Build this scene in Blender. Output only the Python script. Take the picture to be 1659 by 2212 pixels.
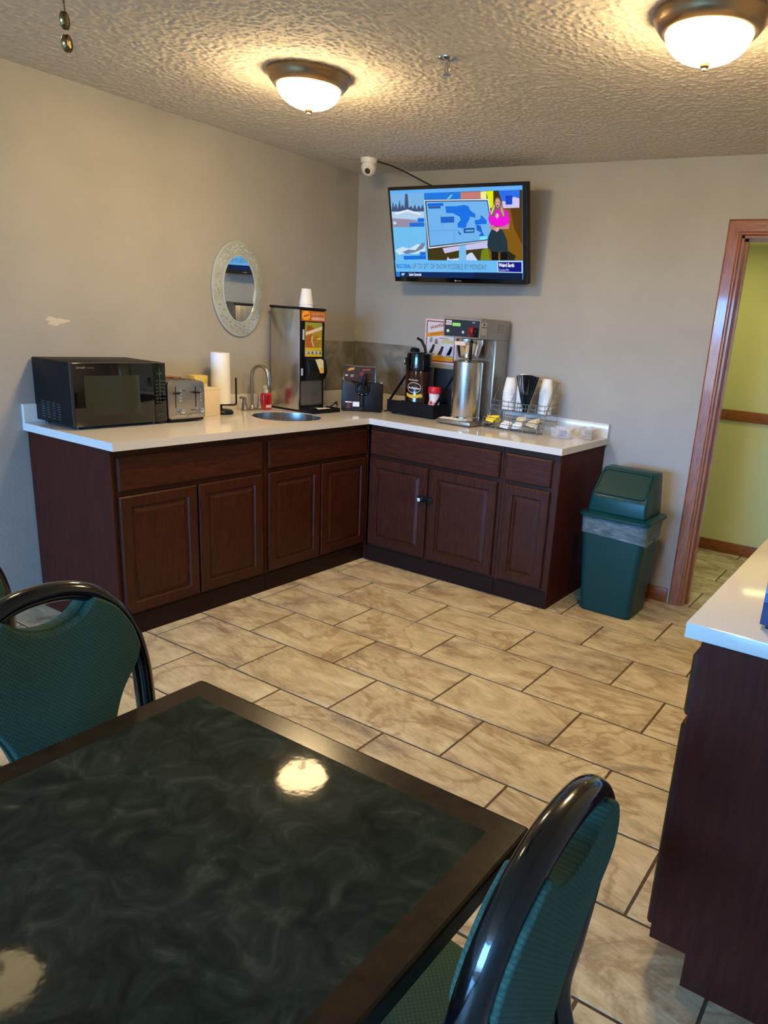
import bpy, bmesh, math, random
from mathutils import Vector, Matrix
random.seed(7)
PI = math.pi
for o in list(bpy.data.objects): bpy.data.objects.remove(o, do_unlink=True)
SC = bpy.context.scene
COL = SC.collection

def lin(c):
    out = []
    for v in c[:3]:
        v = v/255.0
        out.append(v/12.92 if v <= 0.04045 else ((v+0.055)/1.055)**2.4)
    return tuple(out)+(1.0,)

# ------------------------------------------------------------------ camera
def setup_camera():
    cd = bpy.data.cameras.new('camera'); cam = bpy.data.objects.new('camera', cd); COL.objects.link(cam)
    rx, ry, rz = 1.28207, 0.07533, 0.53943
    m = Matrix.Rotation(rz, 4, 'Z') @ Matrix.Rotation(rx, 4, 'X') @ Matrix.Rotation(ry, 4, 'Z')
    cam.matrix_world = Matrix.Translation((3.5473, -4.1722, 1.4904)) @ m
    cd.sensor_fit = 'VERTICAL'; cd.sensor_height = 36.0
    cd.lens = 1580.46*36.0/2212.0
    cd.shift_x = -176.45/2212.0
    cd.shift_y = 70.3/2212.0
    cd.clip_start = 0.02
    SC.camera = cam
setup_camera()

# ------------------------------------------------------------------ sky, daylight, exposure
SKY = (0.16, 0.46, 1.0)
GROUND = (0.10, 0.11, 0.12)
SKY_STRENGTH = 74.0
LAMP_COLOR = (1.0, 0.72, 0.36)
LAMP_STRENGTH = 152.0
DIM_LAMP = 34.0
HALL_SIDE = 16.0
HALL_LAMP = 6.4
SC.view_settings.view_transform = 'Standard'
SC.view_settings.look = 'None'
SC.view_settings.exposure = 0.0
SC.view_settings.gamma = 1.0
SC.view_settings.use_curve_mapping = False
def setup_world():
    w = bpy.data.worlds.new('sky'); SC.world = w; w.use_nodes = True
    bg = w.node_tree.nodes['Background']
    nt = w.node_tree
    tc = nt.nodes.new('ShaderNodeTexCoord'); sp = nt.nodes.new('ShaderNodeSeparateXYZ'); cr = nt.nodes.new('ShaderNodeValToRGB')
    nt.links.new(tc.outputs['Generated'], sp.inputs['Vector']); nt.links.new(sp.outputs['Z'], cr.inputs['Fac']); nt.links.new(cr.outputs['Color'], bg.inputs['Color'])
    cr.color_ramp.elements[0].position = 0.0; cr.color_ramp.elements[0].color = GROUND+(1.0,)
    cr.color_ramp.elements[1].position = 0.03; cr.color_ramp.elements[1].color = SKY+(1.0,)
    bg.inputs['Strength'].default_value = SKY_STRENGTH
setup_world()
def area(name, loc, rot, sx, sy, color, power, portal=False):
    l = bpy.data.lights.new(name, 'AREA'); l.shape = 'RECTANGLE'; l.size = sx; l.size_y = sy
    l.color = color; l.energy = power
    if portal: l.cycles.is_portal = True
    o = bpy.data.objects.new(name, l); COL.objects.link(o); o.location = loc; o.rotation_euler = rot
    return o
WX0, WX1, WZ0, WZ1, WY = 0.35, 3.55, 0.70, 2.30, -9.20
area('window_portal', ((WX0+WX1)/2, WY-0.02, (WZ0+WZ1)/2), (PI/2, 0, 0), WX1-WX0, WZ1-WZ0, (1, 1, 1), 1, True)
area('hall_side_fill', (4.85, 0.75, 1.15), (0, PI/2, 0), 2.0, 1.1, (0.62, 0.82, 1.0), HALL_SIDE)  # bluish side light added for the hall; the end wall has no opening
area('hall_ceiling_light', (2.2, 0.72, 2.14), (0, 0, 0), 0.9, 0.25, (1.0, 0.86, 0.34), HALL_LAMP)  # yellowish light added under the hall ceiling out of view, without a fixture

# ------------------------------------------------------------------ helpers
class M:
    """collects shapes; build() links them as one mesh object"""
    def __init__(s): s.v = []; s.f = []; s.k = []
    def add(s, vs, fs, k=0):
        n = len(s.v); s.v += [tuple(p) for p in vs]
        for f in fs: s.f.append(tuple(n+i for i in f)); s.k.append(k)
        return s
    def box(s, x0, x1, y0, y1, z0, z1, k=0):
        vs = [(x0,y0,z0),(x1,y0,z0),(x1,y1,z0),(x0,y1,z0),(x0,y0,z1),(x1,y0,z1),(x1,y1,z1),(x0,y1,z1)]
        return s.add(vs, [(3,2,1,0),(4,5,6,7),(0,1,5,4),(1,2,6,5),(2,3,7,6),(3,0,4,7)], k)
    def quad(s, a, b, c, d, k=0): return s.add([a,b,c,d], [(0,1,2,3)], k)
    def prism(s, poly, fn, a, b, k=0):
        """poly of 2D points swept from depth a to b; fn(u,v,w)->xyz"""
        n = len(poly)
        vs = [fn(u,v,a) for u,v in poly]+[fn(u,v,b) for u,v in poly]
        fs = [tuple(range(n-1,-1,-1)), tuple(range(n,2*n))]
        fs += [(i,(i+1)%n,n+(i+1)%n,n+i) for i in range(n)]
        return s.add(vs, fs, k)
    def lathe(s, prof, seg=24, c=(0,0,0), k=0, sx=1.0, sy=1.0, cap=True):
        n = len(prof); vs = []; fs = []
        for r, z in prof:
            for i in range(seg):
                a = 2*PI*i/seg; vs.append((c[0]+r*sx*math.cos(a), c[1]+r*sy*math.sin(a), c[2]+z))
        for j in range(n-1):
            for i in range(seg):
                i2 = (i+1)%seg; fs.append((j*seg+i, j*seg+i2, (j+1)*seg+i2, (j+1)*seg+i))
        if cap:
            fs.append(tuple(range(seg-1,-1,-1))); fs.append(tuple((n-1)*seg+i for i in range(seg)))
        return s.add(vs, fs, k)
    def tube(s, pts, r, seg=8, k=0, closed=False, ov=1.0, up=(0,0,1)):
        pts = [Vector(p) for p in pts]; n = len(pts); vs = []; fs = []; prev = None
        rr = r if isinstance(r, (list, tuple)) else [r]*n
        for i, p in enumerate(pts):
            if closed: t = pts[(i+1)%n]-pts[i-1]
            else: t = pts[min(i+1,n-1)]-pts[max(i-1,0)]
            t.normalize()
            if prev is None:
                u = Vector(up); u = u-t*u.dot(t)
                if u.length < 1e-3: u = Vector((1,0,0)); u = u-t*u.dot(t)
            else:
                u = prev-t*prev.dot(t)
                if u.length < 1e-4: u = Vector((1,0,0))-t*t.x
            u.normalize(); prev = u; w = t.cross(u)
            for j in range(seg):
                a = 2*PI*j/seg; vs.append(p+u*(rr[i]*math.cos(a))+w*(rr[i]*ov*math.sin(a)))
        m = n if closed else n-1
        for i in range(m):
            i2 = (i+1)%n
            for j in range(seg):
                j2 = (j+1)%seg; fs.append((i*seg+j, i*seg+j2, i2*seg+j2, i2*seg+j))
        if not closed:
            fs.append(tuple(range(seg-1,-1,-1))); fs.append(tuple((n-1)*seg+j for j in range(seg)))
        return s.add(vs, fs, k)
    def cyl(s, a, b, r, seg=16, k=0): return s.tube([a, b], r, seg, k)
    def map(s, fn, start=0):
        s.v[start:] = [tuple(fn(Vector(p))) for p in s.v[start:]]; return s
    def build(s, name, mats, parent=None, bevel=0.0, bseg=2, smooth=False, angle=40, kind=None):
        me = bpy.data.meshes.new(name)
        me.from_pydata(s.v, [], s.f)
        if not isinstance(mats, (list, tuple)): mats = [mats]
        for m in mats: me.materials.append(m)
        if len(mats) > 1: me.polygons.foreach_set('material_index', s.k)
        bm = bmesh.new(); bm.from_mesh(me)
        bmesh.ops.recalc_face_normals(bm, faces=bm.faces)
        if bevel > 0:
            es = [e for e in bm.edges if len(e.link_faces) == 2 and e.calc_face_angle(0) > 0.5]
            bmesh.ops.bevel(bm, geom=es, offset=bevel, offset_type='OFFSET', segments=bseg, profile=0.5, affect='EDGES', clamp_overlap=True)
        bm.to_mesh(me); bm.free()
        if smooth or bevel > 0:
            me.shade_smooth(); me.set_sharp_from_angle(angle=math.radians(angle))
        return link(name, me, parent, kind)
def link(name, me, parent=None, kind=None):
    o = bpy.data.objects.new(name, me); COL.objects.link(o)
    if parent is not None: o.parent = parent
    if kind: o['kind'] = kind
    return o
def thing(name, label, cat, loc=(0,0,0), rz=0.0, group=None, rot=None):
    o = bpy.data.objects.new(name, None); COL.objects.link(o); o.empty_display_size = 0.05
    o.location = loc; o.rotation_euler = rot if rot else (0,0,rz)
    return tag(o, label, cat, group)
def tag(o, label, cat, group=None):
    o['label'] = label; o['category'] = cat
    if group: o['group'] = group
    return o
def dup(root, loc, rz=0.0, label=None, group=None, rot=None):
    r = root.copy(); COL.objects.link(r); r.location = loc; r.rotation_euler = rot if rot else (0,0,rz)
    if label: r['label'] = label
    if group: r['group'] = group
    for ch in list(root.children):
        c = ch.copy(); COL.objects.link(c); c.parent = r
        for g in list(ch.children):
            d = g.copy(); COL.objects.link(d); d.parent = c
    return r
def text(s, w, h, fn, mat, parent, name='lettering', bold=0.0, off=0.0):
    """flat print: s fitted into w x h, laid out by fn(u,v,depth)->xyz"""
    cu = bpy.data.curves.new('txt', 'FONT'); cu.body = s; cu.size = 1.0; cu.resolution_u = 2; cu.offset = bold
    t = bpy.data.objects.new('txt', cu); COL.objects.link(t)
    dg = bpy.context.evaluated_depsgraph_get(); dg.update()
    me = bpy.data.meshes.new_from_object(t.evaluated_get(dg), depsgraph=dg)
    bpy.data.objects.remove(t, do_unlink=True)
    xs = [v.co.x for v in me.vertices]; ys = [v.co.y for v in me.vertices]
    x0, x1, y0, y1 = min(xs), max(xs), min(ys), max(ys)
    for v in me.vertices:
        v.co = Vector(fn((v.co.x-x0)/(x1-x0)*w, (v.co.y-y0)/(y1-y0)*h, off))
    me.materials.clear(); me.materials.append(mat); me.name = name
    return link(name, me, parent)
def arc(cx, cy, r, a0, a1, n, ry=None):
    ry = r if ry is None else ry
    return [(cx+r*math.cos(a0+(a1-a0)*i/n), cy+ry*math.sin(a0+(a1-a0)*i/n)) for i in range(n+1)]
def rrect(x0, x1, y0, y1, r, n=5):
    return (arc(x1-r, y0+r, r, -PI/2, 0, n)+arc(x1-r, y1-r, r, 0, PI/2, n)+arc(x0+r, y1-r, r, PI/2, PI, n)+arc(x0+r, y0+r, r, PI, 1.5*PI, n))
def spline(pts, n=6):
    out = []; m = len(pts)
    for i in range(m-1):
        p0 = pts[max(i-1,0)]; p1 = pts[i]; p2 = pts[i+1]; p3 = pts[min(i+2,m-1)]
        for j in range(n):
            t = j/n; t2 = t*t; t3 = t2*t
            out.append(tuple(0.5*(2*b+(c-a)*t+(2*a-5*b+4*c-d)*t2+(3*b-a-3*c+d)*t3) for a,b,c,d in zip(p0,p1,p2,p3)))
    out.append(tuple(pts[-1])); return out
XY = lambda u,v,w: (u,v,w)
XZ = lambda u,v,w: (u,w,v)
YZ = lambda u,v,w: (w,u,v)

# ------------------------------------------------------------------ materials
def newmat(name):
    m = bpy.data.materials.new(name); m.use_nodes = True
    return m, m.node_tree, m.node_tree.nodes['Principled BSDF']
def P(name, rgb, rough=0.5, metal=0.0, coat=0.0, emit=0.0, ecol=None, trans=0.0, alpha=1.0, ior=1.45, spec=0.5):
    m, nt, b = newmat(name)
    b.inputs['Base Color'].default_value = lin(rgb); b.inputs['Roughness'].default_value = rough
    b.inputs['Metallic'].default_value = metal; b.inputs['Coat Weight'].default_value = coat
    b.inputs['Coat Roughness'].default_value = 0.08; b.inputs['IOR'].default_value = ior
    b.inputs['Specular IOR Level'].default_value = spec
    b.inputs['Transmission Weight'].default_value = trans; b.inputs['Alpha'].default_value = alpha
    if emit > 0:
        b.inputs['Emission Color'].default_value = lin(ecol or rgb); b.inputs['Emission Strength'].default_value = emit
    return m
def N(nt, t, **kw):
    n = nt.nodes.new(t)
    for k, v in kw.items():
        if k in n.inputs: n.inputs[k].default_value = v
        else: setattr(n, k, v)
    return n
def L(nt, a, ao, b, bi): nt.links.new(a.outputs[ao], b.inputs[bi])
def ramp(nt, stops):
    r = nt.nodes.new('ShaderNodeValToRGB'); e = r.color_ramp.elements
    while len(e) < len(stops): e.new(0.5)
    for el, (p, c) in zip(e, stops): el.position = p; el.color = lin(c)
    return r
def bump(nt, b, src, out, strength, dist):
    bp = N(nt, 'ShaderNodeBump', Strength=strength, Distance=dist)
    L(nt, src, out, bp, 'Height'); L(nt, bp, 'Normal', b, 'Normal'); return bp
def noisy(name, stops, scale=(1,1,1), nscale=6.0, detail=4.0, dist=0.0, rough=0.5, bstr=0.0, bdist=0.002, bscale=None, coat=0.0, metal=0.0, rnd=False, coord='Object', spec=0.5):
    m, nt, b = newmat(name)
    tc = N(nt, 'ShaderNodeTexCoord'); mp = N(nt, 'ShaderNodeMapping'); mp.inputs['Scale'].default_value = scale
    L(nt, tc, coord, mp, 'Vector')
    if rnd:
        oi = N(nt, 'ShaderNodeObjectInfo'); mu = N(nt, 'ShaderNodeMath', operation='MULTIPLY'); mu.inputs[1].default_value = 37.0
        L(nt, oi, 'Random', mu, 0); L(nt, mu, 0, mp, 'Location')
    no = N(nt, 'ShaderNodeTexNoise', Scale=nscale, Detail=detail, Distortion=dist)
    L(nt, mp, 'Vector', no, 'Vector')
    r = ramp(nt, stops); L(nt, no, 'Fac', r, 'Fac'); L(nt, r, 'Color', b, 'Base Color')
    b.inputs['Roughness'].default_value = rough; b.inputs['Coat Weight'].default_value = coat; b.inputs['Metallic'].default_value = metal
    b.inputs['Coat Roughness'].default_value = 0.06; b.inputs['Specular IOR Level'].default_value = spec
    if bstr > 0:
        n2 = N(nt, 'ShaderNodeTexNoise', Scale=bscale or nscale, Detail=3.0); L(nt, tc, coord, n2, 'Vector')
        bump(nt, b, n2, 'Fac', bstr, bdist)
    return m

def mat_tile():
    m, nt, b = newmat('travertine_tile')
    tc = N(nt, 'ShaderNodeTexCoord'); oi = N(nt, 'ShaderNodeObjectInfo')
    mu = N(nt, 'ShaderNodeVectorMath', operation='SCALE'); mu.inputs['Scale'].default_value = 1.0
    cx = N(nt, 'ShaderNodeCombineXYZ')
    for i, k in enumerate((61.0, 37.0, 83.0)):
        q = N(nt, 'ShaderNodeMath', operation='MULTIPLY'); q.inputs[1].default_value = k; L(nt, oi, 'Random', q, 0); L(nt, q, 0, cx, i)
    rt = N(nt, 'ShaderNodeMapping'); rt.inputs['Rotation'].default_value = (0, 0, math.radians(28)); rt.inputs['Scale'].default_value = (1.0, 1.9, 1.0)
    L(nt, tc, 'Object', rt, 'Vector')
    ad = N(nt, 'ShaderNodeVectorMath', operation='ADD'); L(nt, rt, 'Vector', ad, 0); L(nt, cx, 'Vector', ad, 1)
    n1 = N(nt, 'ShaderNodeTexNoise', Scale=4.6, Detail=9.0, Roughness=0.68, Distortion=0.9); L(nt, ad, 'Vector', n1, 'Vector')
    r1 = ramp(nt, [(0.28, (150,130,98)), (0.42, (184,166,132)), (0.54, (200,184,150)), (0.66, (214,200,168)), (0.8, (196,174,136))]); L(nt, n1, 'Fac', r1, 'Fac')
    # thin brown veins
    n2 = N(nt, 'ShaderNodeTexNoise', Scale=1.25, Detail=7.0, Roughness=0.58, Distortion=1.5); L(nt, ad, 'Vector', n2, 'Vector')
    v1 = N(nt, 'ShaderNodeMath', operation='SUBTRACT'); v1.inputs[1].default_value = 0.5; L(nt, n2, 'Fac', v1, 0)
    v2 = N(nt, 'ShaderNodeMath', operation='ABSOLUTE'); L(nt, v1, 0, v2, 0)
    v3 = N(nt, 'ShaderNodeMapRange'); v3.inputs['From Min'].default_value = 0.0; v3.inputs['From Max'].default_value = 0.040; v3.inputs['To Min'].default_value = 0.5; v3.inputs['To Max'].default_value = 0.0
    L(nt, v2, 0, v3, 'Value')
    mx = N(nt, 'ShaderNodeMix', data_type='RGBA'); mx.inputs['B'].default_value = lin((128,92,56))
    L(nt, v3, 'Result', mx, 'Factor'); L(nt, r1, 'Color', mx, 'A')
    # grey-violet stains, here and there
    n3 = N(nt, 'ShaderNodeTexNoise', Scale=1.3, Detail=7.0, Roughness=0.7, Distortion=0.9); L(nt, ad, 'Vector', n3, 'Vector')
    s1 = N(nt, 'ShaderNodeMapRange'); s1.inputs['From Min'].default_value = 0.54; s1.inputs['From Max'].default_value = 0.70; s1.inputs['To Max'].default_value = 0.9
    L(nt, n3, 'Fac', s1, 'Value')
    mx2 = N(nt, 'ShaderNodeMix', data_type='RGBA'); mx2.inputs['B'].default_value = lin((116,102,96))
    L(nt, s1, 'Result', mx2, 'Factor'); L(nt, mx, 'Result', mx2, 'A')
    # fine grain, streaked along the vein direction
    st = N(nt, 'ShaderNodeMapping'); st.inputs['Scale'].default_value = (10.0, 46.0, 10.0); L(nt, ad, 'Vector', st, 'Vector')
    n4 = N(nt, 'ShaderNodeTexNoise', Scale=1.0, Detail=6.0, Roughness=0.7, Distortion=0.6); L(nt, st, 'Vector', n4, 'Vector')
    g4 = N(nt, 'ShaderNodeMapRange'); g4.inputs['From Min'].default_value = 0.3; g4.inputs['From Max'].default_value = 0.7; g4.inputs['To Min'].default_value = 0.80; g4.inputs['To Max'].default_value = 1.14; L(nt, n4, 'Fac', g4, 'Value')
    mg = N(nt, 'ShaderNodeVectorMath', operation='SCALE'); L(nt, mx2, 'Result', mg, 0); L(nt, g4, 'Result', mg, 'Scale'); L(nt, mg, 0, b, 'Base Color')
    b.inputs['Roughness'].default_value = 0.48; b.inputs['Specular IOR Level'].default_value = 0.35
    bump(nt, b, n1, 'Fac', 0.12, 0.003)
    return m
def mat_fabric(name, c1, c2, k, axes):
    """woven diamonds: two crossed sets of threads"""
    m, nt, b = newmat(name)
    tc = N(nt, 'ShaderNodeTexCoord'); sp = N(nt, 'ShaderNodeSeparateXYZ'); L(nt, tc, 'Object', sp, 'Vector')
    A, B = axes
    def wave(op):
        a = N(nt, 'ShaderNodeMath', operation=op); L(nt, sp, A, a, 0); L(nt, sp, B, a, 1)
        s = N(nt, 'ShaderNodeMath', operation='PINGPONG'); s.inputs[1].default_value = k; L(nt, a, 0, s, 0)
        d = N(nt, 'ShaderNodeMath', operation='DIVIDE'); d.inputs[1].default_value = k; L(nt, s, 0, d, 0); return d
    w1 = wave('ADD'); w2 = wave('SUBTRACT')
    mn = N(nt, 'ShaderNodeMath', operation='MINIMUM'); L(nt, w1, 0, mn, 0); L(nt, w2, 0, mn, 1)
    r = ramp(nt, [(0.05, c2), (0.45, c1)]); L(nt, mn, 0, r, 'Fac'); L(nt, r, 'Color', b, 'Base Color')
    b.inputs['Roughness'].default_value = 0.8; b.inputs['Sheen Weight'].default_value = 0.12; b.inputs['Sheen Tint'].default_value = (0.3,0.8,0.9,1)
    b.inputs['Specular IOR Level'].default_value = 0.25
    n = N(nt, 'ShaderNodeTexNoise', Scale=420.0, Detail=2.0); L(nt, tc, 'Object', n, 'Vector')
    ad = N(nt, 'ShaderNodeMath', operation='ADD'); L(nt, mn, 0, ad, 0); L(nt, n, 'Fac', ad, 1)
    bump(nt, b, ad, 0, 0.35, 0.001)
    return m
def mat_ceiling():
    m, nt, b = newmat('knockdown_ceiling')
    b.inputs['Base Color'].default_value = lin((208,199,186)); b.inputs['Roughness'].default_value = 0.9; b.inputs['Specular IOR Level'].default_value = 0.15
    tc = N(nt, 'ShaderNodeTexCoord')
    n = N(nt, 'ShaderNodeTexNoise', Scale=62.0, Detail=3.0, Roughness=0.55, Distortion=0.4); L(nt, tc, 'Object', n, 'Vector')
    r = N(nt, 'ShaderNodeMapRange', interpolation_type='SMOOTHSTEP'); r.inputs['From Min'].default_value = 0.42; r.inputs['From Max'].default_value = 0.60; L(nt, n, 'Fac', r, 'Value')
    n2 = N(nt, 'ShaderNodeTexNoise', Scale=200.0, Detail=2.0); L(nt, tc, 'Object', n2, 'Vector')
    mu = N(nt, 'ShaderNodeMath', operation='MULTIPLY_ADD'); mu.inputs[1].default_value = 0.25; L(nt, n2, 'Fac', mu, 0); L(nt, r, 'Result', mu, 2)
    bump(nt, b, n2, 'Fac', 0.35, 0.003)
    return m
def mat_table():
    m, nt, b = newmat('dark_green_marble_laminate')
    tc = N(nt, 'ShaderNodeTexCoord')
    n = N(nt, 'ShaderNodeTexNoise', Scale=13.0, Detail=8.0, Roughness=0.62, Distortion=1.3); L(nt, tc, 'Object', n, 'Vector')
    r = ramp(nt, [(0.28,(30,34,28)), (0.46,(42,47,39)), (0.58,(52,57,48)), (0.70,(70,74,63)), (0.8,(46,52,46))]); L(nt, n, 'Fac', r, 'Fac'); L(nt, r, 'Color', b, 'Base Color')
    b.inputs['Roughness'].default_value = 0.05; b.inputs['Specular IOR Level'].default_value = 0.036
    n2 = N(nt, 'ShaderNodeTexNoise', Scale=38.0, Detail=2.0); L(nt, tc, 'Object', n2, 'Vector')
    bump(nt, b, n2, 'Fac', 0.05, 0.002)
    return m
def mat_wood(name, c0, c1, c2, scale, rough, coat, nscale=9.0, spec=0.5):
    return noisy(name, [(0.3,c0),(0.5,c1),(0.72,c2)], scale=scale, nscale=nscale, detail=7.0, dist=0.6, rough=rough, coat=coat, bstr=0.06, bscale=60.0, bdist=0.001, spec=spec)
def mat_steel(name, rgb, rough, scale):
    m, nt, b = newmat(name)
    tc = N(nt, 'ShaderNodeTexCoord'); mp = N(nt, 'ShaderNodeMapping'); mp.inputs['Scale'].default_value = scale; L(nt, tc, 'Object', mp, 'Vector')
    n = N(nt, 'ShaderNodeTexNoise', Scale=30.0, Detail=3.0); L(nt, mp, 'Vector', n, 'Vector')
    b.inputs['Base Color'].default_value = lin(rgb); b.inputs['Metallic'].default_value = 1.0
    r = N(nt, 'ShaderNodeMapRange'); r.inputs['To Min'].default_value = rough*0.7; r.inputs['To Max'].default_value = rough*1.3; L(nt, n, 'Fac', r, 'Value'); L(nt, r, 'Result', b, 'Roughness')
    return m
def mat_glass_thin(name, tint, gloss=0.08, rough=0.0):
    m = bpy.data.materials.new(name); m.use_nodes = True; nt = m.node_tree; nt.nodes.clear()
    out = N(nt, 'ShaderNodeOutputMaterial'); tr = N(nt, 'ShaderNodeBsdfTransparent'); tr.inputs['Color'].default_value = tint+(1,)
    gl = N(nt, 'ShaderNodeBsdfGlossy'); gl.inputs['Roughness'].default_value = rough
    mx = N(nt, 'ShaderNodeMixShader'); mx.inputs[0].default_value = gloss
    L(nt, tr, 0, mx, 1); L(nt, gl, 0, mx, 2); L(nt, mx, 0, out, 'Surface'); return m
def mat_film(name, rgb, opac, rough=0.3):
    m, nt, b = newmat(name); b.inputs['Base Color'].default_value = lin(rgb); b.inputs['Roughness'].default_value = rough
    tc = N(nt, 'ShaderNodeTexCoord'); mp = N(nt, 'ShaderNodeMapping'); mp.inputs['Scale'].default_value = (14,14,40); mp.inputs['Rotation'].default_value = (0.3,0.5,0); L(nt, tc, 'Object', mp, 'Vector')
    n = N(nt, 'ShaderNodeTexNoise', Scale=1.0, Detail=5.0, Distortion=1.0); L(nt, mp, 'Vector', n, 'Vector')
    r = N(nt, 'ShaderNodeMapRange'); r.inputs['From Min'].default_value = 0.3; r.inputs['From Max'].default_value = 0.7; r.inputs['To Min'].default_value = opac*0.4; r.inputs['To Max'].default_value = min(1, opac*1.6)
    L(nt, n, 'Fac', r, 'Value'); L(nt, r, 'Result', b, 'Alpha'); bump(nt, b, n, 'Fac', 0.6, 0.01); return m

T_TILE = mat_tile()
T_GROUT = noisy('grout', [(0.3,(70,54,36)),(0.7,(92,74,50))], nscale=60, rough=0.9)
T_WALL = noisy('greige_wall_paint', [(0.3,(160,157,150)),(0.7,(168,165,158))], nscale=3, rough=0.62, bstr=0.22, bscale=55.0, bdist=0.004, spec=0.3)
T_CEIL = mat_ceiling()
T_HALL = noisy('yellow_green_wall_paint', [(0.3,(198,196,138)),(0.7,(203,201,144))], nscale=2, rough=0.55, bstr=0.1, bscale=70.0)
T_HCEIL = P('hall_ceiling_paint', (214,210,150), 0.8)
T_OAK = mat_wood('oak_trim', (110,58,24), (140,78,36), (158,96,48), (14,14,1.4), 0.28, 0.5)
T_OAKH = mat_wood('oak_rail', (110,58,24), (136,76,34), (152,90,44), (1.4,14,14), 0.35, 0.3)
T_CAB = mat_wood('cherry_cabinet', (44,17,8), (58,25,11), (72,33,15), (13,13,1.3), 0.42, 0.0, spec=0.26)
T_CABH = mat_wood('cherry_drawer', (44,18,9), (60,26,12), (76,35,16), (1.6,1.6,12), 0.42, 0.0, spec=0.26)
T_CABD = P('dark_toe_board', (34,16,10), 0.5, spec=0.2)
T_ENDP = mat_wood('cherry_end_panel', (56,20,10), (66,24,12), (74,29,15), (9,9,1.0), 0.6, 0.0, spec=0.15)
T_QUARTZ = noisy('white_quartz', [(0.35,(209,204,195)),(0.65,(214,209,201))], nscale=160, rough=0.12)
T_STONE = noisy('stone_panel', [(0.25,(84,78,66)),(0.45,(112,106,94)),(0.6,(138,132,120)),(0.75,(158,154,144))], nscale=5.5, detail=9, dist=1.4, rough=0.4)
T_BLACK = P('black_plastic', (12,12,13), 0.4, spec=0.3)
T_BLKG = P('black_gloss', (6,6,7), 0.08, coat=0.4)
T_BLKM = P('black_powder_coat', (13,13,14), 0.5, spec=0.25)
T_NAVY = P('navy_black_panel', (24,30,42), 0.45)
T_TUBE = noisy('black_enamel_tube', [(0.4,(7,7,8)),(0.6,(10,10,11))], nscale=20, rough=0.14, bstr=0.12, bscale=160.0, bdist=0.0008, coat=0.5)
T_STEEL = mat_steel('brushed_steel', (198,194,188), 0.26, (1,1,0.05))
T_STEELV = mat_steel('satin_steel', (170,165,158), 0.34, (0.06,1,1))
T_CHROME = P('chrome', (214,214,214), 0.08, 1.0)
T_NICKEL = P('brushed_nickel', (176,168,156), 0.28, 1.0)
T_BRONZE = P('bronze_ring', (178,152,120), 0.3, 1.0)
T_BRASS = P('antique_brass', (150,128,88), 0.22, 1.0)
T_WHITE = P('white_plastic', (226,224,218), 0.4)
T_PAPER = P('white_paper', (236,234,228), 0.85)
T_FOAM = P('white_foam', (232,234,236), 0.6)
T_CARTON = P('cream_carton', (222,204,178), 0.7)
T_YEL = P('yellow_pack', (240,206,40), 0.55)
T_RED = P('red_plastic', (200,24,44), 0.35)
T_DRED = P('dark_red_lever', (120,18,26), 0.35)
T_SOAP = P('red_soap', (178,22,30), 0.15, coat=0.5)
T_CREAM = P('creamer_white', (232,222,216), 0.45)
T_TEAL = P('teal_green_plastic', (4,56,56), 0.36, spec=0.35)
T_TEALD = P('teal_green_flap', (4,50,47), 0.42, spec=0.35)
T_FABF = mat_fabric('teal_diamond_fabric', (60,90,74), (43,70,58), 0.0046, ('Y','Z'))
T_FABS = mat_fabric('teal_seat_fabric', (60,90,74), (43,70,58), 0.0046, ('X','Y'))
T_TABLE = mat_table()
T_BORDER = mat_wood('walnut_border', (32,23,15), (42,31,20), (52,39,26), (3,3,3), 0.22, 0.0, spec=0.22)
T_MIRROR = P('mirror_silver', (225,228,228), 0.01, 1.0)
T_FROST = noisy('frosted_glass', [(0.3,(150,156,150)),(0.7,(172,178,172))], nscale=12, rough=0.3)
T_FROSTE = P('glass_edge', (178,186,180), 0.15)
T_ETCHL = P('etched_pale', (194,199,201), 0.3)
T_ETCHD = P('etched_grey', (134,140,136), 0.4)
T_GLASSW = mat_glass_thin('window_glass', (0.95,0.97,0.97))
T_CLEAR = mat_film('clear_tub_plastic', (214,214,214), 0.22, 0.15)
T_LINER = mat_film('clear_liner_film', (170,186,196), 0.24, 0.18)
T_BROWN = P('brown_enamel', (40,18,10), 0.12, coat=0.6)
T_DOME = P('lit_glass_dome', (255,244,214), 0.3)
def dome_emit():
    b = T_DOME.node_tree.nodes['Principled BSDF']
    b.inputs['Emission Color'].default_value = LAMP_COLOR+(1,); b.inputs['Emission Strength'].default_value = LAMP_STRENGTH
dome_emit()
FLAT = {}
def flat(c, rough=0.5):
    k = ('f',)+tuple(c)
    if k not in FLAT: FLAT[k] = P('print_%d_%d_%d' % tuple(c), c, rough)
    return FLAT[k]
def glow(c, s=1.0):
    k = ('g', s)+tuple(c)
    if k not in FLAT: FLAT[k] = P('screen_%d_%d_%d' % tuple(c), (2,2,3), 0.25, emit=s, ecol=c, spec=0.2)
    return FLAT[k]

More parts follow.
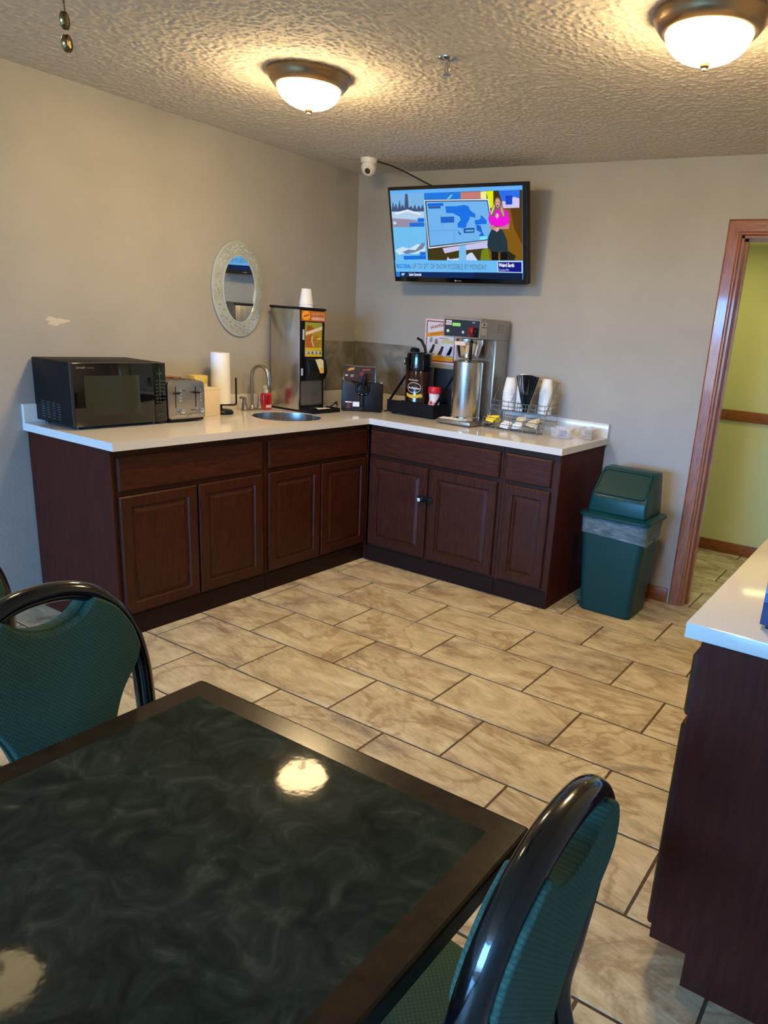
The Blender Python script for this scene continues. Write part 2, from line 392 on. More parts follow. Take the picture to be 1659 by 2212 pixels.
# ================================================================== the room
H = 2.42
def ceiling():
    """slab whose near part carries the sprayed knockdown texture as real relief"""
    from mathutils import noise
    x0, x1, y0, y1, st = 0.0, 3.84, -3.00, 0.0, 0.0052
    nx, ny = int((x1-x0)/st), int((y1-y0)/st)
    vs = []; ap = vs.append; nz = noise.noise
    for j in range(ny+1):
        y = y0+(y1-y0)*j/ny
        for i in range(nx+1):
            x = x0+(x1-x0)*i/nx
            q = nz((x*64.0, y*64.0, 1.7))+0.6*nz((x*128.0, y*128.0, 5.1))
            q = (q+0.12)/0.60
            q = 0.0 if q < 0 else (1.0 if q > 1 else q*q*(3-2*q))
            ap((x, y, H-0.0012-0.0031*q))
    w = nx+1
    fs = [(j*w+i,(j+1)*w+i,(j+1)*w+i+1,j*w+i+1) for j in range(ny) for i in range(nx)]
    m = M(); m.v = vs; m.f = list(fs); m.k = [0]*len(fs)
    m.box(-0.12,3.96,WY-0.12,0.12,H,H+0.1)
    me = bpy.data.meshes.new('ceiling'); me.from_pydata(m.v, [], m.f); me.materials.append(T_CEIL)
    me.polygons.foreach_set('use_smooth', [True]*len(fs)+[False]*6)
    link('ceiling', me, None, 'structure')
def structure():
    fl = M().box(0,3.9,-5.3,0,-0.06,-0.0022).box(1.7,4.9,0,1.42,-0.06,-0.0022).box(0,3.9,WY,-5.3,-0.06,0.0,1).build('floor', [T_GROUT, T_TILE], kind='structure')
    py, px, g = 0.3166, 0.538, 0.0090
    full = None
    for k in range(-8, 15):
        y0 = -0.9398-py*k; y1 = y0+py
        off = 0.457 if k % 2 else 0.174
        hall = y0 > -0.05
        xa, xb = (1.72, 4.88) if hall else (0.0, 3.84)
        for n in range(-2, 10):
            x0 = off+n*px; x1 = x0+px
            if x1 < xa+0.02 or x0 > xb-0.02: continue
            cx0, cx1 = max(x0, xa)+g/2, min(x1, xb)-g/2
            cy0, cy1 = max(y0, -5.28)+g/2, min(y1, 1.40)-g/2
            if cx1-cx0 < 0.02 or cy1-cy0 < 0.02: continue
            if cx1 < 0.61 and cy0 > -2.28: continue
            if not hall and cx1 < 1.94 and cy0 > -0.60: continue
            if cx0 > 3.36 and cy0 > -2.62 and cy1 < -0.9: continue
            w, h = cx1-cx0, cy1-cy0
            whole = abs(w-(px-g)) < 1e-4 and abs(h-(py-g)) < 1e-4
            if whole and full: t = link('tile', full, fl)
            else:
                t = M().box(-w/2,w/2,-h/2,h/2,-0.006,0.0).build('tile', T_TILE, fl, bevel=0.0012, bseg=1)
                if whole: full = t.data
            t.location = ((cx0+cx1)/2, (cy0+cy1)/2, 0.0)
    ceiling()
    wl = M().box(-0.12,0,WY-0.12,0.12,-0.06,H).build('wall_left', T_WALL, kind='structure')
    DX0, DX1, DZ = 2.56, 3.36, 2.045
    wb = M().box(0,DX0,0,0.12,-0.06,H).box(DX1,3.96,0,0.12,-0.06,H).box(DX0,DX1,0,0.12,DZ,H).build('wall_back', T_WALL, kind='structure')
    M().box(3.84,3.96,WY-0.12,0,-0.06,H).build('wall_right', T_WALL, kind='structure')
    M().box(0,3.84,WY-0.12,WY,0,WZ0).box(0,3.84,WY-0.12,WY,WZ1,H).box(0,WX0,WY-0.12,WY,WZ0,WZ1).box(WX1,3.84,WY-0.12,WY,WZ0,WZ1).build('wall_front', T_WALL, kind='structure')
    wi = M().box(WX0,WX1,WY-0.09,WY-0.03,WZ0,WZ0+0.05).box(WX0,WX1,WY-0.09,WY-0.03,WZ1-0.05,WZ1).box(WX0,WX0+0.05,WY-0.09,WY-0.03,WZ0,WZ1).box(WX1-0.05,WX1,WY-0.09,WY-0.03,WZ0,WZ1).box(2.07,2.13,WY-0.09,WY-0.03,WZ0,WZ1).build('window_1', T_WHITE, kind='structure')
    for a, b in ((WX0+0.05,2.07),(2.13,WX1-0.05)):
        M().box(a,b,WY-0.064,WY-0.060,WZ0+0.05,WZ1-0.05).build('pane', T_GLASSW, wi)
    # hall beyond the doorway
    M().box(1.6,4.98,1.40,1.52,-0.06,2.16).build('wall_hall', T_HALL, kind='structure')
    M().box(1.6,1.70,0.12,1.40,0,2.16).build('wall_hall_left', T_HALL, kind='structure')
    M().box(4.9,5.0,0.12,1.40,0,2.16).build('wall_hall_right', T_HALL, kind='structure')
    M().box(3.96,4.9,0.0,0.12,0,2.16).build('wall_hall_front', T_HALL, kind='structure')
    M().box(1.6,5.0,0.12,1.52,2.16,2.26).build('ceiling_hall', T_HCEIL, kind='structure')
    M().box(1.7,4.9,1.382,1.40,0.98,1.055).build('trim_1', T_OAKH, bevel=0.004, kind='structure')
    M().box(1.7,4.9,1.385,1.40,0.0,0.085).build('baseboard_hall', T_OAKH, bevel=0.003, kind='structure')
    M().box(1.99,2.475,-0.014,0.0,0.0,0.085).build('baseboard_back', T_OAKH, bevel=0.003, kind='structure')
    # door frame: moulded casing, jambs and stop
    d = M().box(DX0,DX0+0.018,-0.005,0.125,0,DZ).box(DX1-0.018,DX1,-0.005,0.125,0,DZ).box(DX0,DX1,-0.005,0.125,DZ-0.018,DZ).build('door_1', T_OAK, kind='structure')
    prof = [(0,0),(0.078,0),(0.078,-0.012),(0.073,-0.017),(0.066,-0.017),(0.060,-0.021),(0.010,-0.022),(0.003,-0.018),(0,-0.010)]
    x0, x1, zt = DX0-0.072, DX1+0.072, DZ+0.072
    def sweep(f0, f1):
        m = M(); n = len(prof)
        return m.add([f0(*p) for p in prof]+[f1(*p) for p in prof], [tuple(range(n)), tuple(range(2*n-1,n-1,-1))]+[(i,(i+1)%n,n+(i+1)%n,n+i) for i in range(n)])
    sweep(lambda a,b:(x0+a,b,0), lambda a,b:(x0+a,b,zt-a)).build('casing', T_OAK, d)
    sweep(lambda a,b:(x1-a,b,0), lambda a,b:(x1-a,b,zt-a)).build('casing', T_OAK, d)
    sweep(lambda a,b:(x0+a,b,zt-a), lambda a,b:(x1-a,b,zt-a)).build('head_casing', T_OAKH, d)
    M().box(DX0+0.018,DX0+0.030,0.045,0.080,0,DZ-0.018).box(DX1-0.030,DX1-0.018,0.045,0.080,0,DZ-0.018).box(DX0+0.018,DX1-0.018,0.045,0.080,DZ-0.030,DZ-0.018).build('door_stop', T_OAK, d)
    # tall stone splash slabs in the corner and the repaired paint patch
    M().box(0.0,0.010,-0.305,-0.010,1.002,1.332).build('stone_panel', T_STONE, wl, bevel=0.0015)
    M().box(0.011,0.540,-0.010,0.0,1.002,1.337).build('stone_panel', T_STONE, wb, bevel=0.0015)
    pts = []
    for i in range(22):
        a = 2*PI*i/22; r = 1+0.28*math.sin(3*a+1)+0.16*math.sin(7*a)
        pts.append((-2.145+0.050*r*math.cos(a), 1.376+0.017*r*math.sin(a)))
    p = M().prism(pts, YZ, 0.0, 0.0008).build('paint_patch', P('filler', (206,195,180), 0.8), wl); p['label'] = 'whitish filler patch on tan paint'
structure()

# ================================================================== cabinets
def nested(m, u0, u1, z0, z1, prof, fn, k=0):
    vs = []; fs = []
    for ins, d in prof:
        vs += [fn(u0+ins,d,z0+ins), fn(u1-ins,d,z0+ins), fn(u1-ins,d,z1-ins), fn(u0+ins,d,z1-ins)]
    n = len(prof)
    for j in range(n-1):
        for i in range(4): fs.append((j*4+i, j*4+(i+1)%4, (j+1)*4+(i+1)%4, (j+1)*4+i))
    fs.append((0,1,2,3)); fs.append(tuple((n-1)*4+i for i in range(4)))
    return m.add(vs, fs, k)
DOORP = [(0,0),(0,0.014),(0.005,0.019),(0.050,0.019),(0.055,0.011),(0.062,0.011),(0.080,0.018)]
SLABP = [(0,0),(0,0.013),(0.007,0.019)]
def cabinet(label, loc, fn, W, D, doors, drawers, ends=(), toe=False, HH=0.878, ext=0.0, f0=0.0):
    """fn(u,d,z): u along the run, d out of the wall"""
    t = thing('base_cabinet', label, 'cabinet', loc)
    b = M(); q = 0.018
    zb = 0.095 if toe else 0.0
    b.box(0,q,0.012,D,zb,HH).box(W-q+ext,W+ext,0.012,D,zb,HH).box(q,W-q+ext,0.012,0.03,zb,HH).box(q,W-q+ext,0.03,D-0.02,zb+0.01,zb+0.03)
    # face frame: rails and stiles round the openings
    b.box(q+f0,W-q,D-0.02,D,zb,HH)
    b.map(lambda p: fn(*p)).build('body', T_CAB, t)
    if toe:
        M().box(0.0,W,0.012,D-0.09,0,0.095).map(lambda p: fn(*p)).build('toe_kick', T_CABD, t)
    else:
        M().box(0.0 if 0 in ends else 0.0,W,D,D+0.006,0,0.098).map(lambda p: fn(*p)).build('base_board', T_CABD, t)
    for e in ends:
        a, c = (-0.006,0.0) if e == 0 else (W,W+0.006)
        M().box(a,c,0.012,D+(0.0 if toe else 0.006),zb,HH).map(lambda p: fn(*p)).build('end_panel', T_ENDP, t)
        if toe: M().box(a,c,0.012,D-0.09,0,zb).map(lambda p: fn(*p)).build('end_panel', T_ENDP, t)
    for (a, c) in doors:
        nested(M(), a, c, 0.112, 0.667, DOORP, lambda u,d,z: fn(u,D+d,z)).build('door', T_CAB, t)
    for (a, c) in drawers:
        nested(M(), a, c, 0.690, 0.840, SLABP, lambda u,d,z: fn(u,D+d,z)).build('drawer', T_CABH, t)
    return t
FL = lambda u,d,z: (d, u, z)
FR = lambda u,d,z: (u, -d, z)
FI = lambda u,d,z: (-d, u, z)
cabinet('brown cherry base cabinet under the microwave, with reddish end panel', (0,-2.325,0), FL, 0.862, 0.640, [(0.018,0.425),(0.434,0.840)], [(0.018,0.840)], ends=(0,))
cabinet('brown cherry base cabinet below the sink, in the inner corner', (0,-1.460,0), FL, 0.844, 0.640, [(0.020,0.420),(0.432,0.838)], [(0.020,0.838)])
cabinet('reddish cherry base cabinet with latched double doors under the coffee brewer', (0.662,0,0), FR, 0.962, 0.615, [(0.026,0.466),(0.488,0.942)], [(0.026,0.946)], f0=-0.040)
cabinet('narrow cherry base cabinet of one door and drawer beside the trash can', (1.627,0,0), FR, 0.340, 0.615, [(0.030,0.304)], [(0.018,0.300)], ends=(1,))
cabinet('dark cherry base cabinet with recessed toe kick at the right edge', (3.838,-2.650,0), FI, 0.93, 0.592, [(0.020,0.455),(0.475,0.910)], [(0.020,0.910)], ends=(0,), toe=True)

def countertop():
    t = thing('countertop', 'L-shaped white quartz countertop along the left and back walls', 'countertop', (0,0,0.914))
    m = M(); z0, z1 = -0.036, 0.0
    X, Y0, XR, YF = 0.690, -2.345, 1.985, -0.652
    cx, cy, hs, r = 0.405, -1.060, 0.215, 0.198
    m.box(0,X,Y0,cy-hs,z0,z1).box(0,X,cy+hs,-0.0,z0,z1).box(0,cx-hs,cy-hs,cy+hs,z0,z1).box(cx+hs,X,cy-hs,cy+hs,z0,z1).box(X,XR,YF,0,z0,z1)
    n = 64; ci = []; sq = []
    for i in range(n):
        a = 2*PI*(i+0.5)/n; c, s = math.cos(a), math.sin(a); f = hs/max(abs(c),abs(s))
        ci.append((cx+r*c, cy+r*s)); sq.append((cx+f*c, cy+f*s))
    vs = [(x,y,z1) for x,y in ci]+[(x,y,z1) for x,y in sq]+[(x,y,z0) for x,y in ci]+[(x,y,z0) for x,y in sq]
    fs = []
    for i in range(n):
        j = (i+1)%n
        fs += [(i,j,n+j,n+i),(2*n+i,3*n+i,3*n+j,2*n+j),(i,2*n+i,2*n+j,j)]
    m.add(vs, fs)
    for sx in (-1,1):
        for sy in (-1,1):
            k = hs*math.tan(PI/4-PI/n); m.add([(cx+sx*hs,cy+sy*k,z1),(cx+sx*hs,cy+sy*hs,z1),(cx+sx*k,cy+sy*hs,z1)],[(0,1,2)])
    m.build('slab', T_QUARTZ, t)
    M().box(0.0,0.020,Y0,0.0,0.914,1.0).build('trim_2', T_QUARTZ, bevel=0.002, kind='structure')
    M().box(0.020,XR,-0.020,0.0,0.914,1.0).build('trim_3', T_QUARTZ, bevel=0.002, kind='structure')
    # undermount basin
    s = thing('sink', 'round stainless undermount sink bowl set in the white countertop', 'sink', (cx,cy,0.878))
    pr = [(0.205,0.0),(0.199,-0.004),(0.196,-0.09),(0.180,-0.135),(0.14,-0.155),(0.04,-0.160)]
    M().lathe([(0.1975,0.0345),(0.1945,0.0345),(0.194,0.0)]+[(min(r,0.1935),z) for r,z in pr], 48, cap=False).build('bowl', T_STEEL, s, smooth=True)
    M().lathe([(0.04,-0.160),(0.036,-0.158),(0.030,-0.163),(0.001,-0.163)], 20, cap=False).build('drain', T_CHROME, s, smooth=True)
    c2 = thing('countertop', 'white quartz countertop with bluish end on the cabinet at the right edge', 'countertop', (3.838,-2.650,0.914))
    M().box(-0.632,0,0.0,0.95,-0.036,0).build('slab', T_QUARTZ, c2, bevel=0.003)
countertop()

def latch():
    t = thing('cabinet_lock', 'black child lock clipped across the double doors, white tab', 'lock', (1.125,-0.634,0.482))
    M().box(-0.015,0.052,-0.012,0,-0.012,0.014).build('strap', T_BLACK, t, bevel=0.003)
    M().box(-0.050,-0.012,-0.016,0,-0.016,0.016).build('base', T_BLACK, t, bevel=0.004)
    M().box(-0.047,-0.028,-0.021,-0.016,-0.016,0.004).build('tab', T_WHITE, t, bevel=0.002)
latch()

# ================================================================== table and chairs
def table():
    x0, x1, y1, y0 = 2.392, 3.165, -3.268, -4.47
    t = thing('dining_table', 'dark green marbled dining table with a dark wood border', 'table', ((x0+x1)/2,(y0+y1)/2,0))
    hx, hy = (x1-x0)/2, (y1-y0)/2; b = 0.052; zt = 0.750
    M().box(-hx+b,hx-b,-hy+b,hy-b,0.716,zt).build('tabletop', T_TABLE, t)
    out = rrect(-hx,hx,-hy,hy,0.014,4); n = len(out); m = M()
    def inn(p, d): return (max(-hx+d,min(hx-d,p[0])), max(-hy+d,min(hy-d,p[1])))
    ring = [[(x,y,0.715) for x,y in out],[(x,y,zt-0.006) for x,y in out],[inn(p,0.0018)+(zt-0.0018,) for p in out],[inn(p,0.006)+(zt,) for p in out],[inn(p,b)+(zt,) for p in out],[inn(p,b)+(0.715,) for p in out]]
    vs = [p for r in ring for p in r]; fs = []
    for j in range(6):
        for i in range(n): fs.append((j*n+i, j*n+(i+1)%n, ((j+1)%6)*n+(i+1)%n, ((j+1)%6)*n+i))
    m.add(vs, fs).build('wood_border', T_BORDER, t, smooth=True, angle=12)
    M().lathe([(0.11,0.70),(0.11,0.716),(0.05,0.69),(0.045,0.10),(0.07,0.06)], 20).build('pedestal', T_BLKM, t, smooth=True)
    for a in range(4):
        c, s = math.cos(a*PI/2+PI/4), math.sin(a*PI/2+PI/4)
        M().tube([(0.05*c,0.05*s,0.07),(0.30*c,0.30*s,0.03),(0.42*c,0.42*s,0.022)], [0.03,0.024,0.02], 10).build('foot', T_BLKM, t, smooth=True)
table()

def chair(label, loc, rz):
    t = thing('dining_chair', label, 'chair', loc, rz)
    xb = lambda z: 0.10*(0.95-z)
    hw, r = 0.183, 0.0225
    side = [(-0.095,0.0),(-0.05,0.20),(0.02,0.40),(xb(0.50),0.50),(xb(0.60),0.60)]
    def post(s): return [(x, s*hw, z) for x, z in side]
    a = [(hw*math.copysign(abs(math.cos(q))**0.84, math.cos(q)), 0.700+0.254*abs(math.sin(q))**0.84) for q in [PI*i/22 for i in range(23)]]
    path = spline(post(1)+[(xb(z), y, z) for y, z in a]+post(-1)[::-1], 3)
    M().tube(path, r, 14, ov=0.86, up=(1,0,0)).build('back_frame', T_TUBE, t, smooth=True)
    half = spline([(0.0,0.886),(0.030,0.890),(0.062,0.904),(0.092,0.932)], 5)+spline([(0.092,0.932),(0.136,0.902),(0.168,0.852),(0.180,0.806)], 4)[1:]+spline([(0.180,0.806),(0.168,0.775),(0.126,0.720),(0.100,0.655),(0.090,0.590),(0.087,0.480)], 5)[1:]
    half = [(y*0.945, z) for y, z in half]
    out = half+[(-y,z) for y,z in half[::-1][:-1]]
    out = out[:-1] if out[0] == out[-1] else out
    def pad(x0, x1, nm, mat, bv, seg):
        m = M(); m.prism(out, lambda u,v,w: (w,u,v), x0, x1)
        m.map(lambda p: (p.x+xb(p.z), p.y, p.z)); return m.build(nm, mat, t, bevel=bv, bseg=seg)
    pad(-0.031, 0.030, 'backrest', T_FABF, 0.012, 3)
    # welt round the edge of the pad
    M().tube([(0.006+xb(z), y, z) for y, z in out], 0.0042, 6, closed=True).build('piping', T_FABF, t, smooth=True)
    rr = [(u, v*(0.80+0.20*(u-0.055)/0.43)) for u, v in rrect(0.055,0.485,-0.205,0.205,0.05,5)]
    M().prism(rr, XY, 0.435, 0.487).build('seat', T_FABS, t, bevel=0.020, bseg=3)
    m = M()
    for s in (-1,1): m.tube([(0.02,s*hw,0.42),(0.25,s*0.19,0.424),(0.45,s*0.185,0.424)], 0.011, 8)
    m.tube([(0.45,-0.185,0.424),(0.45,0.185,0.424)], 0.011, 8).tube([(0.03,-hw,0.42),(0.03,hw,0.42)], 0.010, 8)
    m.build('seat_frame', T_TUBE, t, smooth=True)
    for s in (-1,1):
        M().tube([(0.44,s*0.186,0.43),(0.455,s*0.19,0.2),(0.462,s*0.193,0.0)], 0.0125, 10).build('leg', T_TUBE, t, smooth=True)
    return t
c0 = chair('teal padded dining chair left of the table, its diamond-weave backrest facing the camera', (2.222,-3.487,0), 0.0)
dup(c0, (3.290,-3.466,0), PI, label='teal padded dining chair at the right side of the table, seen from behind')
dup(c0, (1.770,-3.512,0), PI, label='black tubed chair cut off by the left edge, behind the nearer teal chair')

# ================================================================== ceiling things
def lamp(label, loc, first=None):
    if first: return dup(first, loc, label=label)
    t = thing('ceiling_lamp', label, 'lamp', loc)
    M().lathe([(0.168,0.0),(0.170,-0.012),(0.160,-0.022),(0.158,-0.030),(0.150,-0.040),(0.140,-0.052),(0.128,-0.054),(0.126,-0.030)], 48, cap=False).build('trim_ring', T_BRONZE, t, smooth=True, angle=50)
    R = 0.127; d = 0.080
    pr = [(R*math.cos(a), -0.050-d*math.sin(a)) for a in [PI/2*i/9 for i in range(9)]]+[(0.006,-0.130)]
    M().lathe(pr, 40, cap=False).build('glass_dome', T_DOME, t, smooth=True)
    M().lathe([(0.004,-0.126),(0.016,-0.129),(0.014,-0.136),(0.006,-0.140),(0.007,-0.145),(0.001,-0.148)], 14).build('finial', T_BRONZE, t, smooth=True)
    return t
l0 = lamp('domed flush ceiling lamp nearer the left wall, lit', (1.160,-1.690,H))
lamp('domed flush ceiling lamp at the top right corner, lit', (2.772,-1.700,H), l0)
l3 = lamp('dim domed ceiling lamp out of frame, mirrored at the lower left of the table', (1.200,-3.230,H), l0)
T_DIM = P('dim_glass_dome', (255,240,205), 0.3, emit=DIM_LAMP, ecol=(255,222,160))
for c in l3.children:
    if c.name.startswith('glass_dome'): c.data = c.data.copy(); c.data.materials[0] = T_DIM

def sprinkler():
    t = thing('fire_sprinkler', 'small chrome pendent sprinkler head on the textured ceiling', 'sprinkler', (1.810,-1.655,H))
    M().lathe([(0.036,0.0),(0.034,-0.005),(0.018,-0.010),(0.012,-0.012)], 24).build('escutcheon', T_CHROME, t, smooth=True)
    m = M().cyl((0,0,-0.010),(0,0,-0.026),0.009,10)
    for s in (-1,1): m.tube([(s*0.008,0,-0.024),(s*0.011,0,-0.034),(s*0.008,0,-0.046),(0,0,-0.052)], 0.0022, 6)
    m.cyl((0,0,-0.024),(0,0,-0.05),0.0025,8).build('frame', T_NICKEL, t, smooth=True)
    M().lathe([(0.001,-0.052),(0.015,-0.053),(0.015,-0.055),(0.001,-0.056)], 16).build('deflector', T_NICKEL, t, smooth=True)
sprinkler()

def fan():
    hx, hy = 2.215, -3.330
    t = thing('ceiling_fan', 'ceiling fan above the frame with two brass pull chains hanging down', 'fan', (hx,hy,H))
    M().lathe([(0.07,0.0),(0.06,-0.05),(0.02,-0.06),(0.02,-0.10),(0.10,-0.11),(0.12,-0.15),(0.11,-0.20),(0.05,-0.215)], 24).build('motor', T_BRASS, t, smooth=True)
    for i in range(4):
        a = i*PI/2+0.75
        M().prism(rrect(0.14,0.50,-0.055,0.055,0.03,4), lambda u,v,w: (u*math.cos(a)-v*math.sin(a), u*math.sin(a)+v*math.cos(a), w+0.15*v), -0.172, -0.166).build('blade', T_CABD, t)
    def pull(px, py, zb, yaw):
        z = zb-H
        c = M(); n = 0
        zz = z+0.024
        while zz < -0.20:
            c.lathe([(0.0002,-0.0016),(0.0014,-0.0008),(0.0014,0.0008),(0.0002,0.0016)], 6, c=(px-hx,py-hy,zz)); zz += 0.0034; n += 1
        c.cyl((px-hx,py-hy,z+0.02),(px-hx,py-hy,-0.2),0.0004,4)
        ch = c.build('pull_chain', T_BRASS, t, smooth=True)
        p = M().lathe([(0.001,-0.005),(0.008,-0.005),(0.0095,-0.003),(0.0095,0.003),(0.008,0.005),(0.006,0.003),(0.001,0.003)], 20)
        def turn(v):
            x, y, w = v.x, v.z, v.y      # disc axis to local y
            return (px-hx+x*math.cos(yaw)-y*math.sin(yaw), py-hy+x*math.sin(yaw)+y*math.cos(yaw), z+w*1.35)
        p.map(turn).build('medallion', T_BRASS, ch, smooth=True)
    pull(2.269,-3.388,1.907,-0.9); pull(2.258,-3.380,1.879,-1.1)
fan()

def security_camera():
    t = thing('security_camera', 'white turret security camera at the ceiling corner', 'camera', (0.392,-0.375,H))
    M().lathe([(0.050,0.0),(0.050,-0.022),(0.047,-0.030)], 24).build('base', T_WHITE, t, smooth=True)
    m = M().lathe([(0.003,-0.048),(0.020,-0.044),(0.036,-0.030),(0.045,-0.010),(0.045,0.008),(0.036,0.026)], 24)
    m.map(lambda p: (p.x, p.y, p.z-0.052)).build('shell', T_WHITE, t, smooth=True)
    d = Vector((0.42,-0.72,-0.55)).normalized()
    c = Vector((0,0,-0.052))
    M().cyl(c+d*0.030,c+d*0.0475,0.023,20).build('lens_ring', T_WHITE, t, smooth=True)
    M().cyl(c+d*0.040,c+d*0.049,0.017,20).build('lens', T_BLKG, t, smooth=True)
    m = M().tube(spline([(0.435,-0.345,2.405),(0.50,-0.28,2.39),(0.58,-0.20,2.355),(0.70,-0.125,2.300),(0.80,-0.10,2.270),(0.86,-0.10,2.262),(0.92,-0.12,2.275),(0.97,-0.13,2.268),(1.0,-0.135,2.24)], 6), 0.0042, 6)
    tag(m.build('camera_cable', T_BLACK, smooth=True), 'thin dark cable sagging from the security camera to the television', 'cable')
security_camera()

